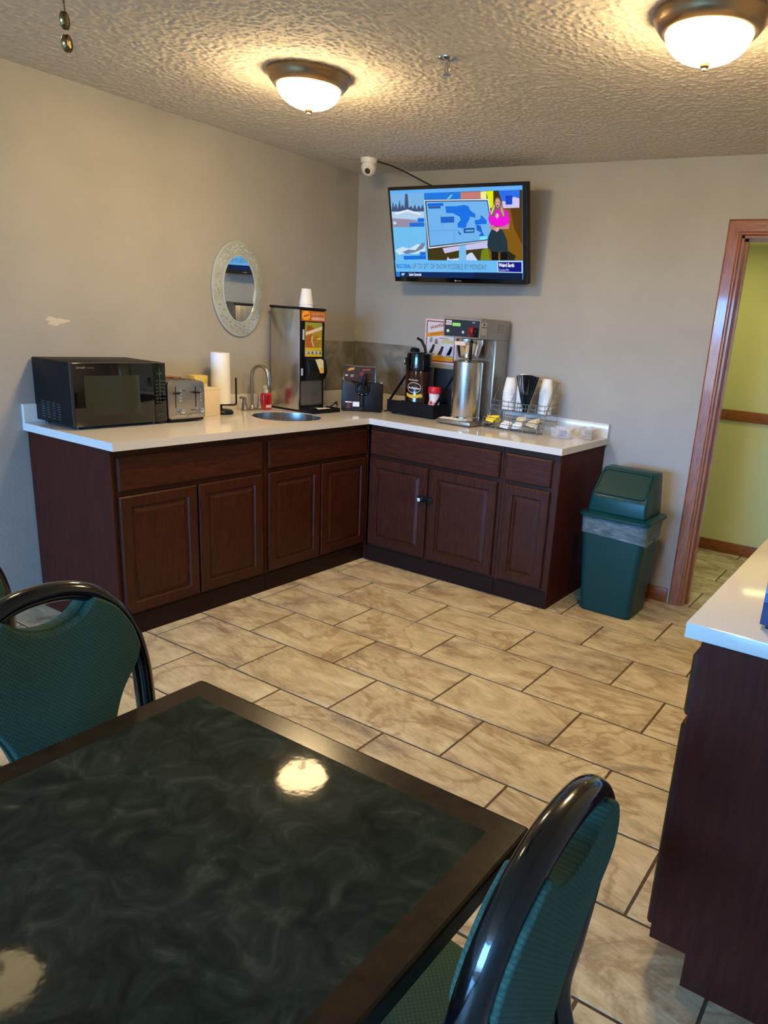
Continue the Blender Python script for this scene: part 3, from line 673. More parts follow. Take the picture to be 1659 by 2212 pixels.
# ================================================================== television
TVS=[
((120,188,240),[(0.0,1),(1,1),(1,0),(0.0,0)]),
((98,175,245),[(0.0,1),(1,1),(1.0,0.956),(0.833,0.956),(0.276,0.959),(0.001,0.955)]),
((120,178,228),[(0.002,0.965),(0.272,0.959),(0.268,0.77),(0.002,0.77)]),
((178,208,235),[(0.001,0.78),(0.268,0.775),(0.264,0.671),(0.002,0.678)]),
((62,84,120),[(0.002,0.78),(0.019,0.88),(0.026,0.809),(0.043,0.859),(0.054,0.788),(0.074,0.897),(0.081,0.807),(0.097,0.846),(0.109,0.796),(0.124,0.958),(0.142,0.957),(0.145,0.804),(0.168,0.823),(0.177,0.788),(0.197,0.842),(0.208,0.782),(0.228,0.83),(0.24,0.786),(0.26,0.839),(0.267,0.78),(0.266,0.758),(0.001,0.765)]),
((225,235,245),[(0.023,0.749),(0.134,0.785),(0.245,0.731),(0.237,0.717),(0.132,0.76),(0.036,0.728)]),
((150,140,165),[(0.001,0.689),(0.135,0.675),(0.262,0.631),(0.262,0.586),(0.002,0.586)]),
((205,215,232),[(0.01,0.658),(0.039,0.637),(0.023,0.617),(0.007,0.622)]),
((112,190,240),[(0.003,0.586),(0.264,0.586),(0.259,0.214),(0,0.208)]),
((205,225,240),[(0.002,0.315),(0.068,0.357),(0.126,0.337),(0.194,0.389),(0.251,0.379),(0.258,0.287),(0.175,0.275),(0.101,0.284),(0.033,0.262)]),
((110,130,160),[(0.065,0.294),(0.118,0.326),(0.176,0.317),(0.231,0.399),(0.259,0.405),(0.242,0.338),(0.175,0.296),(0.101,0.274)]),
((20,112,218),[(0.142,0.634),(0.263,0.633),(0.262,0.588),(0.142,0.589)]),
((20,112,218),[(0.211,0.685),(0.264,0.685),(0.263,0.639),(0.211,0.639)]),
((20,112,218),[(0.07,0.25),(0.26,0.258),(0.26,0.212),(0.075,0.205)]),
((20,112,218),[(0.21,0.298),(0.259,0.301),(0.259,0.261),(0.21,0.258)]),
((62,54,18),[(0.276,0.959),(1.0,0.956),(1,0.206),(0.273,0.202)]),
((128,86,6),[(0.837,0.766),(1.0,0.767),(1,0.211),(0.742,0.209),(0.775,0.769)]),
((88,56,4),[(0.916,0.765),(1.0,0.767),(1,0.373),(0.939,0.56)]),
((40,32,14),[(0.892,0.317),(0.95,0.26),(0.938,0.212),(0.879,0.212)]),
((25,120,225),[(0.276,0.959),(0.557,0.954),(0.555,0.882),(0.274,0.89)]),
((120,210,235),[(0.45,0.889),(0.484,0.931),(0.497,0.93),(0.469,0.886)]),
((196,122,112),[(0.557,0.954),(0.705,0.953),(0.703,0.879),(0.555,0.882)]),
((240,236,150),[(0.705,0.953),(0.747,0.954),(0.746,0.873),(0.703,0.878)]),
((226,236,0),[(0.747,0.954),(0.796,0.956),(0.794,0.794),(0.772,0.771),(0.755,0.873)]),
((58,48,8),[(0.796,0.956),(0.832,0.958),(0.856,0.766),(0.8,0.768)]),
((40,108,232),[(0.832,0.956),(0.982,0.957),(0.98,0.868),(0.899,0.837),(0.856,0.848)]),
((206,196,244),[(0.856,0.848),(0.899,0.837),(0.941,0.888),(0.98,0.868),(0.979,0.773),(0.863,0.771)]),
((10,66,196),[(0.883,0.902),(0.93,0.902),(0.93,0.808),(0.883,0.808)]),
((112,132,24),[(0.698,0.312),(0.744,0.371),(0.761,0.21),(0.687,0.209)]),
((224,230,246),[(0.275,0.884),(0.76,0.874),(0.804,0.431),(0.285,0.336)]),
((24,32,62),[(0.28,0.874),(0.754,0.861),(0.796,0.437),(0.293,0.353)]),
((112,178,236),[(0.289,0.864),(0.749,0.852),(0.789,0.445),(0.299,0.366)]),
((20,112,226),[(0.437,0.809),(0.52,0.806),(0.579,0.818),(0.611,0.804),(0.626,0.754),(0.661,0.719),(0.661,0.674),(0.638,0.687),(0.618,0.69),(0.616,0.661),(0.597,0.619),(0.588,0.574),(0.566,0.566),(0.524,0.575),(0.525,0.62),(0.549,0.654),(0.542,0.692),(0.491,0.732),(0.441,0.736)]),
((20,112,226),[(0.654,0.649),(0.698,0.661),(0.7,0.702),(0.718,0.687),(0.744,0.644),(0.742,0.609),(0.707,0.606),(0.659,0.603)]),
((16,100,210),[(0.664,0.603),(0.698,0.591),(0.709,0.526),(0.723,0.478),(0.682,0.478),(0.702,0.516),(0.667,0.541)]),
((30,80,160),[(0.525,0.538),(0.548,0.503),(0.544,0.485),(0.53,0.508)]),
((26,98,202),[(0.395,0.693),(0.501,0.696),(0.5,0.63),(0.396,0.626)]),
((22,104,214),[(0.297,0.845),(0.423,0.847),(0.422,0.814),(0.3,0.813)]),
((40,92,170),[(0.303,0.811),(0.4,0.813),(0.4,0.786),(0.307,0.786)]),
((82,150,214),[(0.298,0.543),(0.523,0.546),(0.523,0.541),(0.297,0.538)]),
((82,150,214),[(0.491,0.54),(0.495,0.54),(0.497,0.415),(0.494,0.414)]),
((90,156,216),[(0.407,0.623),(0.411,0.623),(0.411,0.547),(0.408,0.547)]),
((28,76,150),[(0.569,0.564),(0.653,0.569),(0.65,0.515),(0.569,0.512)]),
((112,178,236),[(0.583,0.545),(0.645,0.548),(0.644,0.53),(0.583,0.527)]),
((110,236,250),[(0.688,0.462),(0.714,0.476),(0.746,0.468),(0.739,0.447),(0.694,0.435)]),
((196,194,236),[(0.399,0.343),(0.746,0.418),(0.747,0.346),(0.584,0.321),(0.527,0.318),(0.414,0.283)]),
((120,188,236),[(0.532,0.374),(0.58,0.382),(0.583,0.205),(0.521,0.204)]),
((206,214,240),[(0.436,0.246),(0.45,0.218),(0.524,0.23),(0.521,0.204),(0.428,0.206)]),
((206,214,240),[(0.582,0.261),(0.611,0.292),(0.629,0.294),(0.669,0.205),(0.583,0.205)]),
((32,52,62),[(0.78,0.557),(0.854,0.558),(0.89,0.429),(0.896,0.307),(0.832,0.299),(0.769,0.305),(0.744,0.371),(0.752,0.468)]),
((8,8,10),[(0.773,0.306),(0.826,0.3),(0.822,0.211),(0.775,0.21)]),
((8,8,10),[(0.839,0.299),(0.89,0.307),(0.887,0.212),(0.838,0.211)]),
((198,130,140),[(0.761,0.601),(0.782,0.591),(0.817,0.572),(0.86,0.58),(0.909,0.612),(0.904,0.551),(0.835,0.551),(0.816,0.524),(0.766,0.563)]),
((236,8,214),[(0.803,0.775),(0.831,0.765),(0.874,0.761),(0.899,0.736),(0.911,0.653),(0.904,0.602),(0.88,0.606),(0.878,0.58),(0.792,0.587),(0.766,0.612),(0.756,0.658),(0.764,0.723)]),
((120,98,70),[(0.815,0.886),(0.838,0.887),(0.854,0.839),(0.868,0.765),(0.881,0.682),(0.855,0.683),(0.843,0.757),(0.814,0.758),(0.799,0.684),(0.772,0.685),(0.786,0.778),(0.804,0.841)]),
((214,196,150),[(0.801,0.814),(0.785,0.768),(0.775,0.713),(0.782,0.704),(0.8,0.759),(0.807,0.804)]),
((190,164,116),[(0.851,0.812),(0.868,0.747),(0.874,0.691),(0.861,0.692),(0.847,0.757)]),
((214,160,150),[(0.815,0.87),(0.836,0.871),(0.845,0.839),(0.841,0.798),(0.829,0.778),(0.817,0.793),(0.81,0.832)]),
((90,40,50),[(0.82,0.807),(0.835,0.809),(0.831,0.794),(0.824,0.794)]),
((70,50,46),[(0.815,0.839),(0.823,0.84),(0.823,0.833),(0.815,0.832)]),
((70,50,46),[(0.831,0.84),(0.839,0.841),(0.839,0.834),(0.831,0.833)]),
((228,170,190),[(0.817,0.719),(0.829,0.72),(0.836,0.691),(0.821,0.663),(0.809,0.684)]),
((226,170,170),[(0.807,0.566),(0.833,0.569),(0.835,0.541),(0.817,0.519),(0.807,0.54)]),
((106,186,244),[(0,0.203),(0.273,0.202),(1,0.211),(1,0.074),(0.001,0.06)]),
((205,225,250),[(0.815,0.199),(0.999,0.204),(0.999,0.074),(0.816,0.077)]),
((12,18,132),[(0.821,0.191),(0.993,0.194),(0.993,0.082),(0.823,0.085)]),
((6,40,92),[(0.001,0.06),(1,0.074),(1,0),(0.0,0)]),
((8,30,66),[(0.635,0.07),(1,0.074),(1,0),(0.64,0)]),
((30,122,222),[(0.001,0.06),(0.036,0.06),(0.033,0.0),(0.001,0.0)]),
]
TVT=[
('BIG DEAL',(0.013,0.104),(0.137,0.154),(20,118,214)),
('UP TO 2FT OF SNOW POSSIBLE BY MONDAY',(0.146,0.102),(0.736,0.163),(84,112,140)),
('Weird Earth',(0.827,0.136),(0.94,0.179),(255,255,255)),
('Tuesday 8/9c',(0.826,0.089),(0.902,0.115),(220,225,255)),
('38°',(0.047,0.016),(0.078,0.046),(235,240,255)),
("Lake Summit",(0.112,0.015),(0.216,0.051),(235,240,255)),
]
def television():
    W, HH = 0.93, 0.544
    t = thing('television', 'wall mounted flat television showing a snow forecast, tilted down', 'television', (0.953,-0.203,2.014))
    t.rotation_mode = 'YXZ'; t.rotation_euler = (0.211, -0.016, 0.063)
    M().box(-W/2,W/2,-0.016,0.030,-HH/2,HH/2).build('casing', T_BLACK, t, bevel=0.006)
    x0, x1, z0, z1 = -W/2+0.017, W/2-0.025, -HH/2+0.030, HH/2-0.019
    f = M(); nested(f, -W/2+0.001, W/2-0.001, -HH/2+0.001, HH/2-0.001, [(0,0.0),(0,0.006),(0.003,0.008),(0.013,0.008)], lambda u,d,z: (u,-0.016-d,z))
    f.build('bezel', T_BLKG, t)
    M().box(-0.09,0.09,0.030,0.205,-0.05,0.05).build('wall_mount', T_BLKM, t)
    q = lambda u,v,w: (x0+(x1-x0)*u, -0.0250-w, z0+(z1-z0)*v)
    m = M(); mats = []; idx = {}
    for i, (c, poly) in enumerate(TVS):
        if c not in idx: idx[c] = len(mats); mats.append(glow(c, 1.0))
        m.add([q(u,v,0.0001*i) for u,v in poly], [tuple(range(len(poly)))], idx[c])
    m.build('screen', mats, t)
    for i, (s, a, b, c) in enumerate(TVT):
        fn = lambda u,v,w: q(a[0]+u, a[1]+v, 0.0076)
        text(s, b[0]-a[0], b[1]-a[1], fn, glow(c, 1.0), t, 'caption', bold=0.03 if i in (0,2,4,5) else 0.0)
    text('element', 0.036, 0.007, lambda u,v,w: (-0.012+u,-0.0246,-HH/2+0.010+v), flat((190,190,190)), t, 'brand_lettering')
    M().box(-0.022,-0.014,-0.0246,-0.0242,-HH/2+0.009,-HH/2+0.018).build('brand_mark', flat((190,190,190)), t)
television()

# ================================================================== mirror on the left wall
def mirror():
    t = thing('wall_mirror', 'oval mirror with a frosted etched border on the left wall', 'mirror', (0.0,-1.052,1.602))
    A, B, a, b = 0.193, 0.262, 0.121, 0.186
    def ell(p, q, d, n=56): return [(d, p*math.cos(2*PI*i/n), q*math.sin(2*PI*i/n)) for i in range(n)]
    def rings(rs, nm, mat, closed=False):
        n = 56; vs = [p for r in rs for p in r]; fs = []
        for j in range(len(rs)-1):
            for i in range(n): fs.append((j*n+i,j*n+(i+1)%n,(j+1)*n+(i+1)%n,(j+1)*n+i))
        if closed: fs.append(tuple((len(rs)-1)*n+i for i in range(n)))
        return M().add(vs, fs).build(nm, mat, t, smooth=True, angle=30)
    rings([ell(A,B,0.004),ell(A,B,0.012),ell(A-0.004,B-0.004,0.014),ell(a,b,0.014)], 'frosted_border', T_FROST)
    rings([ell(a+0.004,b+0.004,0.0135),ell(a+0.004,b+0.004,0.018),ell(a-0.003,b-0.003,0.018),ell(a-0.003,b-0.003,0.013)], 'inner_rim', T_FROSTE)
    rings([ell(A+0.002,B+0.002,0.004),ell(A+0.002,B+0.002,0.013),ell(A-0.003,B-0.003,0.0145)], 'outer_edge', T_FROSTE)
    rings([ell(a,b,0.010),ell(a-0.001,b-0.001,0.0145)], 'mirror_glass', T_MIRROR, True)
    rnd = random.Random(3)
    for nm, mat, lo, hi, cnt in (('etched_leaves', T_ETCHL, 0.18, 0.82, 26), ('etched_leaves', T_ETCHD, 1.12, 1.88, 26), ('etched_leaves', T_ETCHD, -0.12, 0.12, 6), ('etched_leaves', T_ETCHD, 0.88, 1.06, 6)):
        m = M()
        for i in range(cnt):
            th = PI*(lo+(hi-lo)*(i+0.5)/cnt); f = 0.30+0.42*(0.5+0.5*math.sin(i*2.4))
            cy, cz = (a+(A-a)*f)*math.cos(th), (b+(B-b)*f)*math.sin(th)
            w = th+PI/2+rnd.uniform(-1.0,1.0); s = rnd.uniform(0.008,0.014)
            lf = [(-s,0),(-s*0.3,s*0.36),(s,0),(-s*0.3,-s*0.36)]
            m.prism([(cy+x*math.cos(w)-y*math.sin(w), cz+x*math.sin(w)+y*math.cos(w)) for x,y in lf], YZ, 0.0139, 0.0150)
        m.build(nm, mat, t)
mirror()

# ================================================================== trash can
def trash_can():
    t = thing('trash_can', 'teal green swing-top trash can with a clear liner, beside the doorway', 'trash can', (2.255,-0.335,0))
    def sec(hx, hy, r, z, y=0.0, n=5): return [(x, yy+y, z) for x, yy in rrect(-hx,hx,-hy,hy,r,n)]
    def loft(secs, nm, mat, cap0=True, cap1=True):
        n = len(secs[0]); vs = [p for s in secs for p in s]; fs = []
        for j in range(len(secs)-1):
            for i in range(n): fs.append((j*n+i,j*n+(i+1)%n,(j+1)*n+(i+1)%n,(j+1)*n+i))
        if cap0: fs.append(tuple(range(n-1,-1,-1)))
        if cap1: fs.append(tuple((len(secs)-1)*n+i for i in range(n)))
        return M().add(vs, fs).build(nm, mat, t, smooth=True, angle=38)
    loft([sec(0.142,0.122,0.03,0.0),sec(0.150,0.130,0.034,0.008),sec(0.186,0.152,0.036,0.53),sec(0.186,0.152,0.036,0.538)], 'body', T_TEAL)
    # folded-over liner
    def wav(hx, hy, z, amp, ph): return [(x*(1+amp*0.4*math.sin(9*math.atan2(y,x)+ph)), y*(1+amp*0.4*math.sin(11*math.atan2(y,x)+ph)), z+amp*math.sin(5*math.atan2(y,x)+ph)) for x,y,_ in sec(hx,hy,0.036,0,0,9)]
    loft([wav(0.190,0.156,0.552,0.0,0),wav(0.190,0.156,0.53,0.004,1),wav(0.188,0.155,0.49,0.010,2.2),wav(0.1855,0.1535,0.45,0.012,0.5),wav(0.187,0.155,0.443,0.014,0.6)], 'liner', T_LINER, False, False)
    loft([sec(0.196,0.162,0.036,0.548),sec(0.202,0.168,0.038,0.552),sec(0.202,0.168,0.038,0.566),sec(0.172,0.140,0.034,0.574),sec(0.166,0.136,0.032,0.576)], 'lid_rim', T_TEAL)
    # hood: vertical front, sloping flap, flat top
    prof = [(-0.134,0.572),(-0.126,0.664),(-0.012,0.798),(0.012,0.808),(0.122,0.806),(0.134,0.572)]
    m = M(); m.prism(prof, lambda u,v,w: (w,u,v), -0.166, 0.166)
    m.map(lambda p: (p.x*(1-0.10*(p.z-0.572)/0.236), p.y, p.z)).build('hood', T_TEAL, t, bevel=0.014, bseg=3)
    a, b = Vector((0,-0.119,0.676)), Vector((0,-0.014,0.7985)); d = (b-a); nrm = Vector((0,-d.z,d.y)).normalized()
    m = M(); L0 = d.length
    fr = rrect(-0.146,0.146,0.0,L0,0.022,5); n = len(fr)
    def at(u, v, w): p = a+d*(v/L0)+nrm*w; return (u*(1-0.06*v/L0), p.y, p.z)
    vs = [at(u,v,0.001) for u,v in fr]+[at(u,v,0.008) for u,v in fr]+[at(u*0.955,L0*0.5+(v-L0*0.5)*0.91,0.008) for u,v in fr]+[at(u*0.955,L0*0.5+(v-L0*0.5)*0.91,0.001) for u,v in fr]
    fs = []
    for j in range(3):
        for i in range(n): fs.append((j*n+i,j*n+(i+1)%n,(j+1)*n+(i+1)%n,(j+1)*n+i))
    m.add(vs, fs).build('flap_frame', T_TEAL, t, smooth=True, angle=40)
    pl = [(u*0.94,L0*0.5+(v-L0*0.5)*0.88) for u,v in fr]
    M().add([at(u,v,0.0004) for u,v in pl]+[at(u,v,0.0045) for u,v in pl], [tuple(range(n-1,-1,-1)),tuple(range(n,2*n))]+[(i,(i+1)%n,n+(i+1)%n,n+i) for i in range(n)]).build('swing_flap', T_TEALD, t, smooth=True, angle=30)
trash_can()

# ================================================================== things on the left counter
Z = 0.914
def microwave():
    t = thing('microwave', 'black countertop microwave with a green clock at the left counter end', 'microwave', (0.0,-2.285,Z))
    W, D, B, T = 0.475, 0.335, 0.014, 0.300     # along y, depth, bottom, top
    M().box(0.012,D-0.030,0,W,B,T).build('body', T_BLKM, t, bevel=0.005)
    dr = M().box(D-0.030,D,0.001,W-0.068,B,T-0.001).build('door', T_BLKG, t, bevel=0.003)
    M().box(D,D+0.0006,0.052,W-0.148,0.064,0.242).build('door_window', P('microwave_window', (48,50,40), 0.06), dr)
    text('SHARP', 0.042, 0.008, lambda u,v,w: (D+0.0007,0.020+u,T-0.026+v), flat((130,130,130)), dr, 'brand_lettering', bold=0.02)
    text('CAROUSEL', 0.036, 0.005, lambda u,v,w: (D+0.0007,0.068+u,T-0.025+v), flat((110,110,110)), dr, 'brand_lettering')
    cp = M().box(D-0.030,D-0.001,W-0.066,W-0.001,B,T-0.001).build('control_panel', T_BLKG, t, bevel=0.003)
    text('1:23', 0.026, 0.011, lambda u,v,w: (D+0.0002,W-0.050+u,T-0.056+v), glow((40,150,50), 0.8), cp, 'clock_digits')
    k = M(); rnd = random.Random(2)
    for r in range(8):
        for c in range(3):
            y = W-0.058+c*0.019; z = T-0.090-r*0.017
            k.box(D-0.0012,D-0.0002,y,y+0.012,z,z+0.006)
    k.build('keys', flat((46,54,44)), cp)
    M().box(D-0.0012,D,W-0.058,W-0.012,0.040,0.058).build('start_key', flat((38,42,38)), cp)
    v = M()
    for c in range(4):
        for r in range(7): v.box(0.07+c*0.042,0.095+c*0.042,-0.0012,0.001,0.036+r*0.0115-c*0.001,0.0395+r*0.0115-c*0.001)
    v.build('vent_slots', flat((72,74,80)), t)
    for x in (0.04,D-0.05):
        for y in (0.04,W-0.04): M().cyl((x,y,0),(x,y,B+0.001),0.012,10).build('foot', T_BLACK, t)
microwave()

def toaster():
    t = thing('toaster', 'stainless four-slice toaster between the microwave and cream box', 'toaster', (0.075,-1.802,Z))
    D, W = 0.258, 0.222
    sh = rrect(0,W,0.018,0.208,0.022,5)
    M().prism(sh, lambda u,v,w: (w,u,v), 0.0, D).build('shell', T_STEELV, t, bevel=0.004)
    M().box(0.004,D-0.004,0.006,W-0.006,0.006,0.020).build('base', T_BLACK, t, bevel=0.003)
    for i in range(4): M().box(0.035,D-0.04,0.028+i*0.047,0.048+i*0.047,0.2065,0.2085).build('slot', T_BLKM, t)
    M().tube(spline([(D-0.06,W-0.014,0.206),(D-0.06,W-0.001,0.196),(D-0.06,W+0.008,0.178),(D-0.06,W+0.010,0.160)],4), 0.006, 8).build('side_grip', T_BLACK, t, smooth=True)
    for y in (0.045,0.166):
        s = M().box(D-0.002,D+0.001,y-0.002,y+0.002,0.075,0.182).build('lever_slot', T_BLKM, t)
        M().box(D,D+0.022,y-0.014,y+0.014,0.146,0.154).build('lever', T_BLACK, t, bevel=0.002)
        M().cyl((D,y+0.030,0.060),(D+0.016,y+0.030,0.060),0.014,18).build('knob', T_CHROME, t, bevel=0.002)
        b = M()
        for i in range(4): b.box(D,D+0.004,y+0.022,y+0.036,0.106+i*0.017,0.114+i*0.017)
        b.build('buttons', T_CHROME, t, bevel=0.0015)
    for y0, y1 in ((0.014,0.100),(0.118,0.206)):
        m = M(); m.box(D,D+0.003,y0,y1,0.030,0.042); m.build('crumb_tray', T_STEEL, t, bevel=0.001)
    M().box(D,D+0.0006,0.085,0.105,0.158,0.163).build('print_mark', flat((60,60,60)), t)
    M().box(D,D+0.0006,0.050,0.080,0.054,0.058).build('print_mark', flat((60,60,60)), t)
    M().box(D,D+0.0006,0.135,0.165,0.060,0.064).build('print_mark', flat((60,60,60)), t)
    t2 = thing('tongs', 'steel tipped wooden tongs lying on top of the toaster', 'tongs', (0.11,-1.795,Z+0.211))
    M().tube([(0,0,0.006),(0.06,0.10,0.004),(0.10,0.17,0.004)], [0.005,0.006,0.004], 8).build('handle', T_OAKH, t2, smooth=True)
    M().tube([(0,0,0.006),(-0.012,-0.004,0.0065)], [0.0055,0.0045], 8).build('tip', T_CHROME, t2, smooth=True)
toaster()

def small_left():
    t = thing('yellow_box', 'yellow topped box standing behind the toaster against the wall', 'box', (0.055,-1.400,Z))
    M().box(-0.03,0.03,-0.045,0.045,0,0.165).build('carton', T_CARTON, t, bevel=0.002)
    M().box(-0.031,0.031,-0.046,0.046,0.165,0.208).build('lid', P('dull_yellow', (222,200,120), 0.6), t, bevel=0.003)
    t = thing('cream_box', 'plain cream carton between the toaster and paper towels', 'box', (0.170,-1.432,Z))
    M().box(-0.045,0.045,-0.052,0.052,0,0.150).build('carton', T_CARTON, t, bevel=0.002)
    M().box(-0.046,0.046,-0.053,0.053,0.143,0.152).build('lid', T_CARTON, t, bevel=0.002)
    t = thing('paper_towel_holder', 'black paper towel holder with a bent side arm', 'holder', (0.142,-1.312,Z))
    M().lathe([(0.066,0.0),(0.066,0.012),(0.058,0.022),(0.012,0.026)], 28).build('base', T_BLACK, t, smooth=True)
    M().cyl((0,0,0.02),(0,0,0.335),0.006,10).build('pole', T_BLACK, t)
    M().tube(spline([(0,0,0.050),(0.018,0.035,0.049),(0.034,0.068,0.050),(0.037,0.076,0.058),(0.037,0.077,0.075)],4)+[(0.037,0.077,0.202)], 0.0052, 8).build('arm', T_BLACK, t, smooth=True)
    t = thing('paper_towel_roll', 'white paper towel roll on the black holder', 'paper towel', (0.142,-1.312,Z+0.058))
    M().lathe([(0.014,0.0),(0.052,0.0),(0.052,0.280),(0.014,0.280)], 36, cap=False).build('paper', T_PAPER, t, smooth=True)
    M().lathe([(0.0145,0.0005),(0.0145,0.2795),(0.012,0.2795),(0.012,0.0005)], 20, cap=False).build('core', T_CARTON, t, smooth=True)
    # faucet
    t = thing('faucet', 'gooseneck two-handle nickel faucet behind the round sink', 'faucet', (0.100,-1.045,Z))
    M().prism(rrect(-0.026,0.026,-0.080,0.080,0.024,6), XY, 0.0, 0.010).build('deck_plate', T_NICKEL, t, bevel=0.003)
    sp = [(0,0,0.008),(0,0,0.06),(0,0,0.16),(0,0,0.200)]+[(0.060-0.060*math.cos(a),0.018*math.sin(a/2),0.205+0.062*math.sin(a)) for a in [PI*i/10 for i in range(1,11)]]+[(0.122,0.022,0.170)]
    M().tube(sp, 0.0105, 12).build('spout', T_NICKEL, t, smooth=True)
    M().tube([(0.1215,0.021,0.180),(0.1225,0.022,0.160)], 0.0135, 12).build('aerator', T_NICKEL, t, smooth=True)
    M().lathe([(0.017,0.008),(0.015,0.02),(0.011,0.03)], 14).build('collar', T_NICKEL, t, smooth=True)
    for s in (-1,1):
        h = M().lathe([(0.021,0.008),(0.017,0.025),(0.011,0.055),(0.013,0.068),(0.010,0.078)], 16, c=(0,s*0.060,0)).build('handle', T_NICKEL, t, smooth=True)
        M().tube([(0.0,s*0.060,0.073),(0.012,s*0.085,0.079),(0.022,s*0.112,0.080)], [0.007,0.008,0.006], 10).build('lever', T_NICKEL, h, smooth=True)
    t = thing('soap_bottle', 'red hand soap pump bottle beside the faucet', 'soap', (0.115,-0.948,Z))
    M().prism(rrect(-0.022,0.022,-0.036,0.036,0.018,5), XY, 0.0, 0.100).build('bottle', T_SOAP, t, bevel=0.010, bseg=3)
    M().lathe([(0.013,0.098),(0.013,0.118),(0.006,0.120),(0.006,0.140)], 14).build('pump', T_CREAM, t, smooth=True)
    M().tube([(0,0,0.140),(0.012,-0.020,0.141),(0.018,-0.032,0.136)], 0.006, 8).build('nozzle', T_CREAM, t, smooth=True)
    M().box(0.0215,0.0228,-0.020,0.022,0.014,0.030).build('label', flat((232,196,196)), t)
small_left()

# ================================================================== dispenser
def dispenser():
    t = thing('batter_dispenser', 'tall steel dispenser with orange header and black drip tray, right of the sink', 'dispenser', (0.050,-0.846,Z))
    D, W, T = 0.240, 0.215, 0.604
    M().box(0,D,0,W,0.012,T).build('body', T_STEEL, t, bevel=0.002)
    M().box(-0.004,D+0.012,-0.006,W+0.006,T,T+0.014).build('top_cover', T_BLACK, t, bevel=0.003)
    M().box(0,D,0.004,W-0.004,0.0,0.012).build('plinth', T_BLACK, t)
    F = D
    M().box(F,F+0.004,0.006,W-0.002,0.012,T).build('front_frame', T_BLKM, t)
    hd = M().box(F+0.004,F+0.008,0.012,W,0.540,0.600).build('header', flat((196,100,30)), t)
    M().prism([(0.048+0.034*math.cos(a),0.571+0.027*math.sin(a)) for a in [2*PI*i/24 for i in range(24)]], YZ, F+0.008, F+0.0086).build('logo_disc', flat((236,178,52)), hd)
    M().prism([(0.024,0.560),(0.070,0.572),(0.074,0.582),(0.028,0.570)], YZ, F+0.0086, F+0.009).build('logo_script', flat((196,66,30)), hd)
    for z0, z1, c, n in ((0.575,0.592,(238,200,130),5),(0.548,0.566,(232,222,222),7)):
        m = M()
        for i in range(n):
            y = 0.096+i*0.112/n; y2 = y+0.112/n*0.72
            m.prism([(y,z0),(y+0.004,z0),(y+0.004,z1-0.006),(y2-0.004,z0+0.004),(y2-0.004,z1),(y2,z1),(y2,z0),(y2-0.004,z0),(y+0.002,z1)], YZ, F+0.008, F+0.0086)
        m.build('lettering', flat(c), hd)
    pn = M().box(F+0.004,F+0.009,0.044,W-0.028,0.332,0.534).build('picture_panel', flat((176,150,40)), t)
    def pic(poly, c, k, nm='printed_shape'): return M().prism([(0.044+u*0.143,0.332+v*0.202) for u,v in poly], YZ, F+0.009, F+0.0092+k*0.0003).build(nm, flat(c), pn)
    pic([(0,0.78),(1,0.86),(1,1),(0,1)], (150,160,60), 0)
    pic([(0.05,0.74),(0.5,0.80),(0.4,0.88),(0.1,0.92)], (150,84,30), 1)
    pic([(0,0.62),(0,0.70),(1,0.90),(1,0.80)], (232,214,200), 2)
    pic([(0,0.26),(0.42,0.26),(0.5,0.5),(0.36,0.66),(0,0.58)], (176,98,40), 1)
    pic([(0.40+0.5*math.cos(a)*0.62+0.24,0.45+0.19*math.sin(a)) for a in [2*PI*i/18 for i in range(18)]], (160,128,36), 2)
    pic([(0.36,0.60),(0.42,0.60),(0.40,0.46),(0.52,0.30),(0.46,0.30),(0.34,0.45)], (226,206,180), 3)
    pic([(0.70,0.50),(0.92,0.52),(0.92,0.56),(0.70,0.54)], (236,222,130), 4)
    pic([(0,0.16),(1,0.20),(1,0.26),(0,0.26)], (214,196,40), 3)
    pic([(0,0.07),(1,0.07),(1,0.17),(0,0.17)], (206,206,192), 4)
    for i in range(4): pic([(0.10+i*0.24,0.08),(0.24+i*0.24,0.08),(0.20+i*0.24,0.16),(0.14+i*0.24,0.15)], (60,90,70) if i%2 else (120,110,90), 5)
    pic([(0,0.0),(1,0.0),(1,0.06),(0,0.06)], (236,196,34), 4)
    M().box(F+0.004,F+0.012,0.024,0.032,0.430,0.490).build('sticker', flat((190,190,200)), t)
    M().box(F+0.004,F+0.012,0.014,0.022,0.220,0.262).build('sticker', flat((190,190,200)), t)
    hs = M(); hs.prism([(0.0,0.186),(0.030,0.200),(0.050,0.250),(0.034,0.318),(0.0,0.326)], lambda u,v,w: (F+0.004+u,w,v), 0.036, W-0.018)
    hs.build('nozzle_housing', T_BLACK, t, bevel=0.006)
    cs = [(0.096,0.318),(0.148,0.322),(0.166,0.310),(0.158,0.238),(0.128,0.236)]
    m = M(); m.prism(cs, YZ, 0, 0.0012); m.map(lambda p: (F+0.041+p.x+(0.318-p.z)*0.17, p.y, p.z)); m.build('cup_decal', flat((214,206,170)), t)
    m = M(); m.prism([(0.124,0.240),(0.156,0.240),(0.160,0.262),(0.142,0.274),(0.122,0.262)], YZ, 0, 0.0018); m.map(lambda p: (F+0.041+p.x+(0.318-p.z)*0.17, p.y, p.z)); m.build('cup_decal', flat((224,176,40)), t)
    M().box(F+0.004,F+0.007,0.010,W-0.020,0.040,0.186).build('lower_panel', T_STEELV, t)
    tr = M(); tr.box(F+0.004,F+0.118,0.002,0.246,0.0,0.008)
    tr.box(F+0.110,F+0.118,0.002,0.246,0.008,0.026).box(F+0.004,F+0.110,0.002,0.010,0.008,0.026).box(F+0.004,F+0.110,0.238,0.246,0.008,0.026)
    tr.build('drip_tray', T_BLKM, t)
    sh = thing('paper_sheet', 'white paper sheet lying in the black drip tray', 'paper', (0.050+F+0.06,-0.846+0.13,Z))
    m = M(); g = [(i/10, 0.0) for i in range(11)]
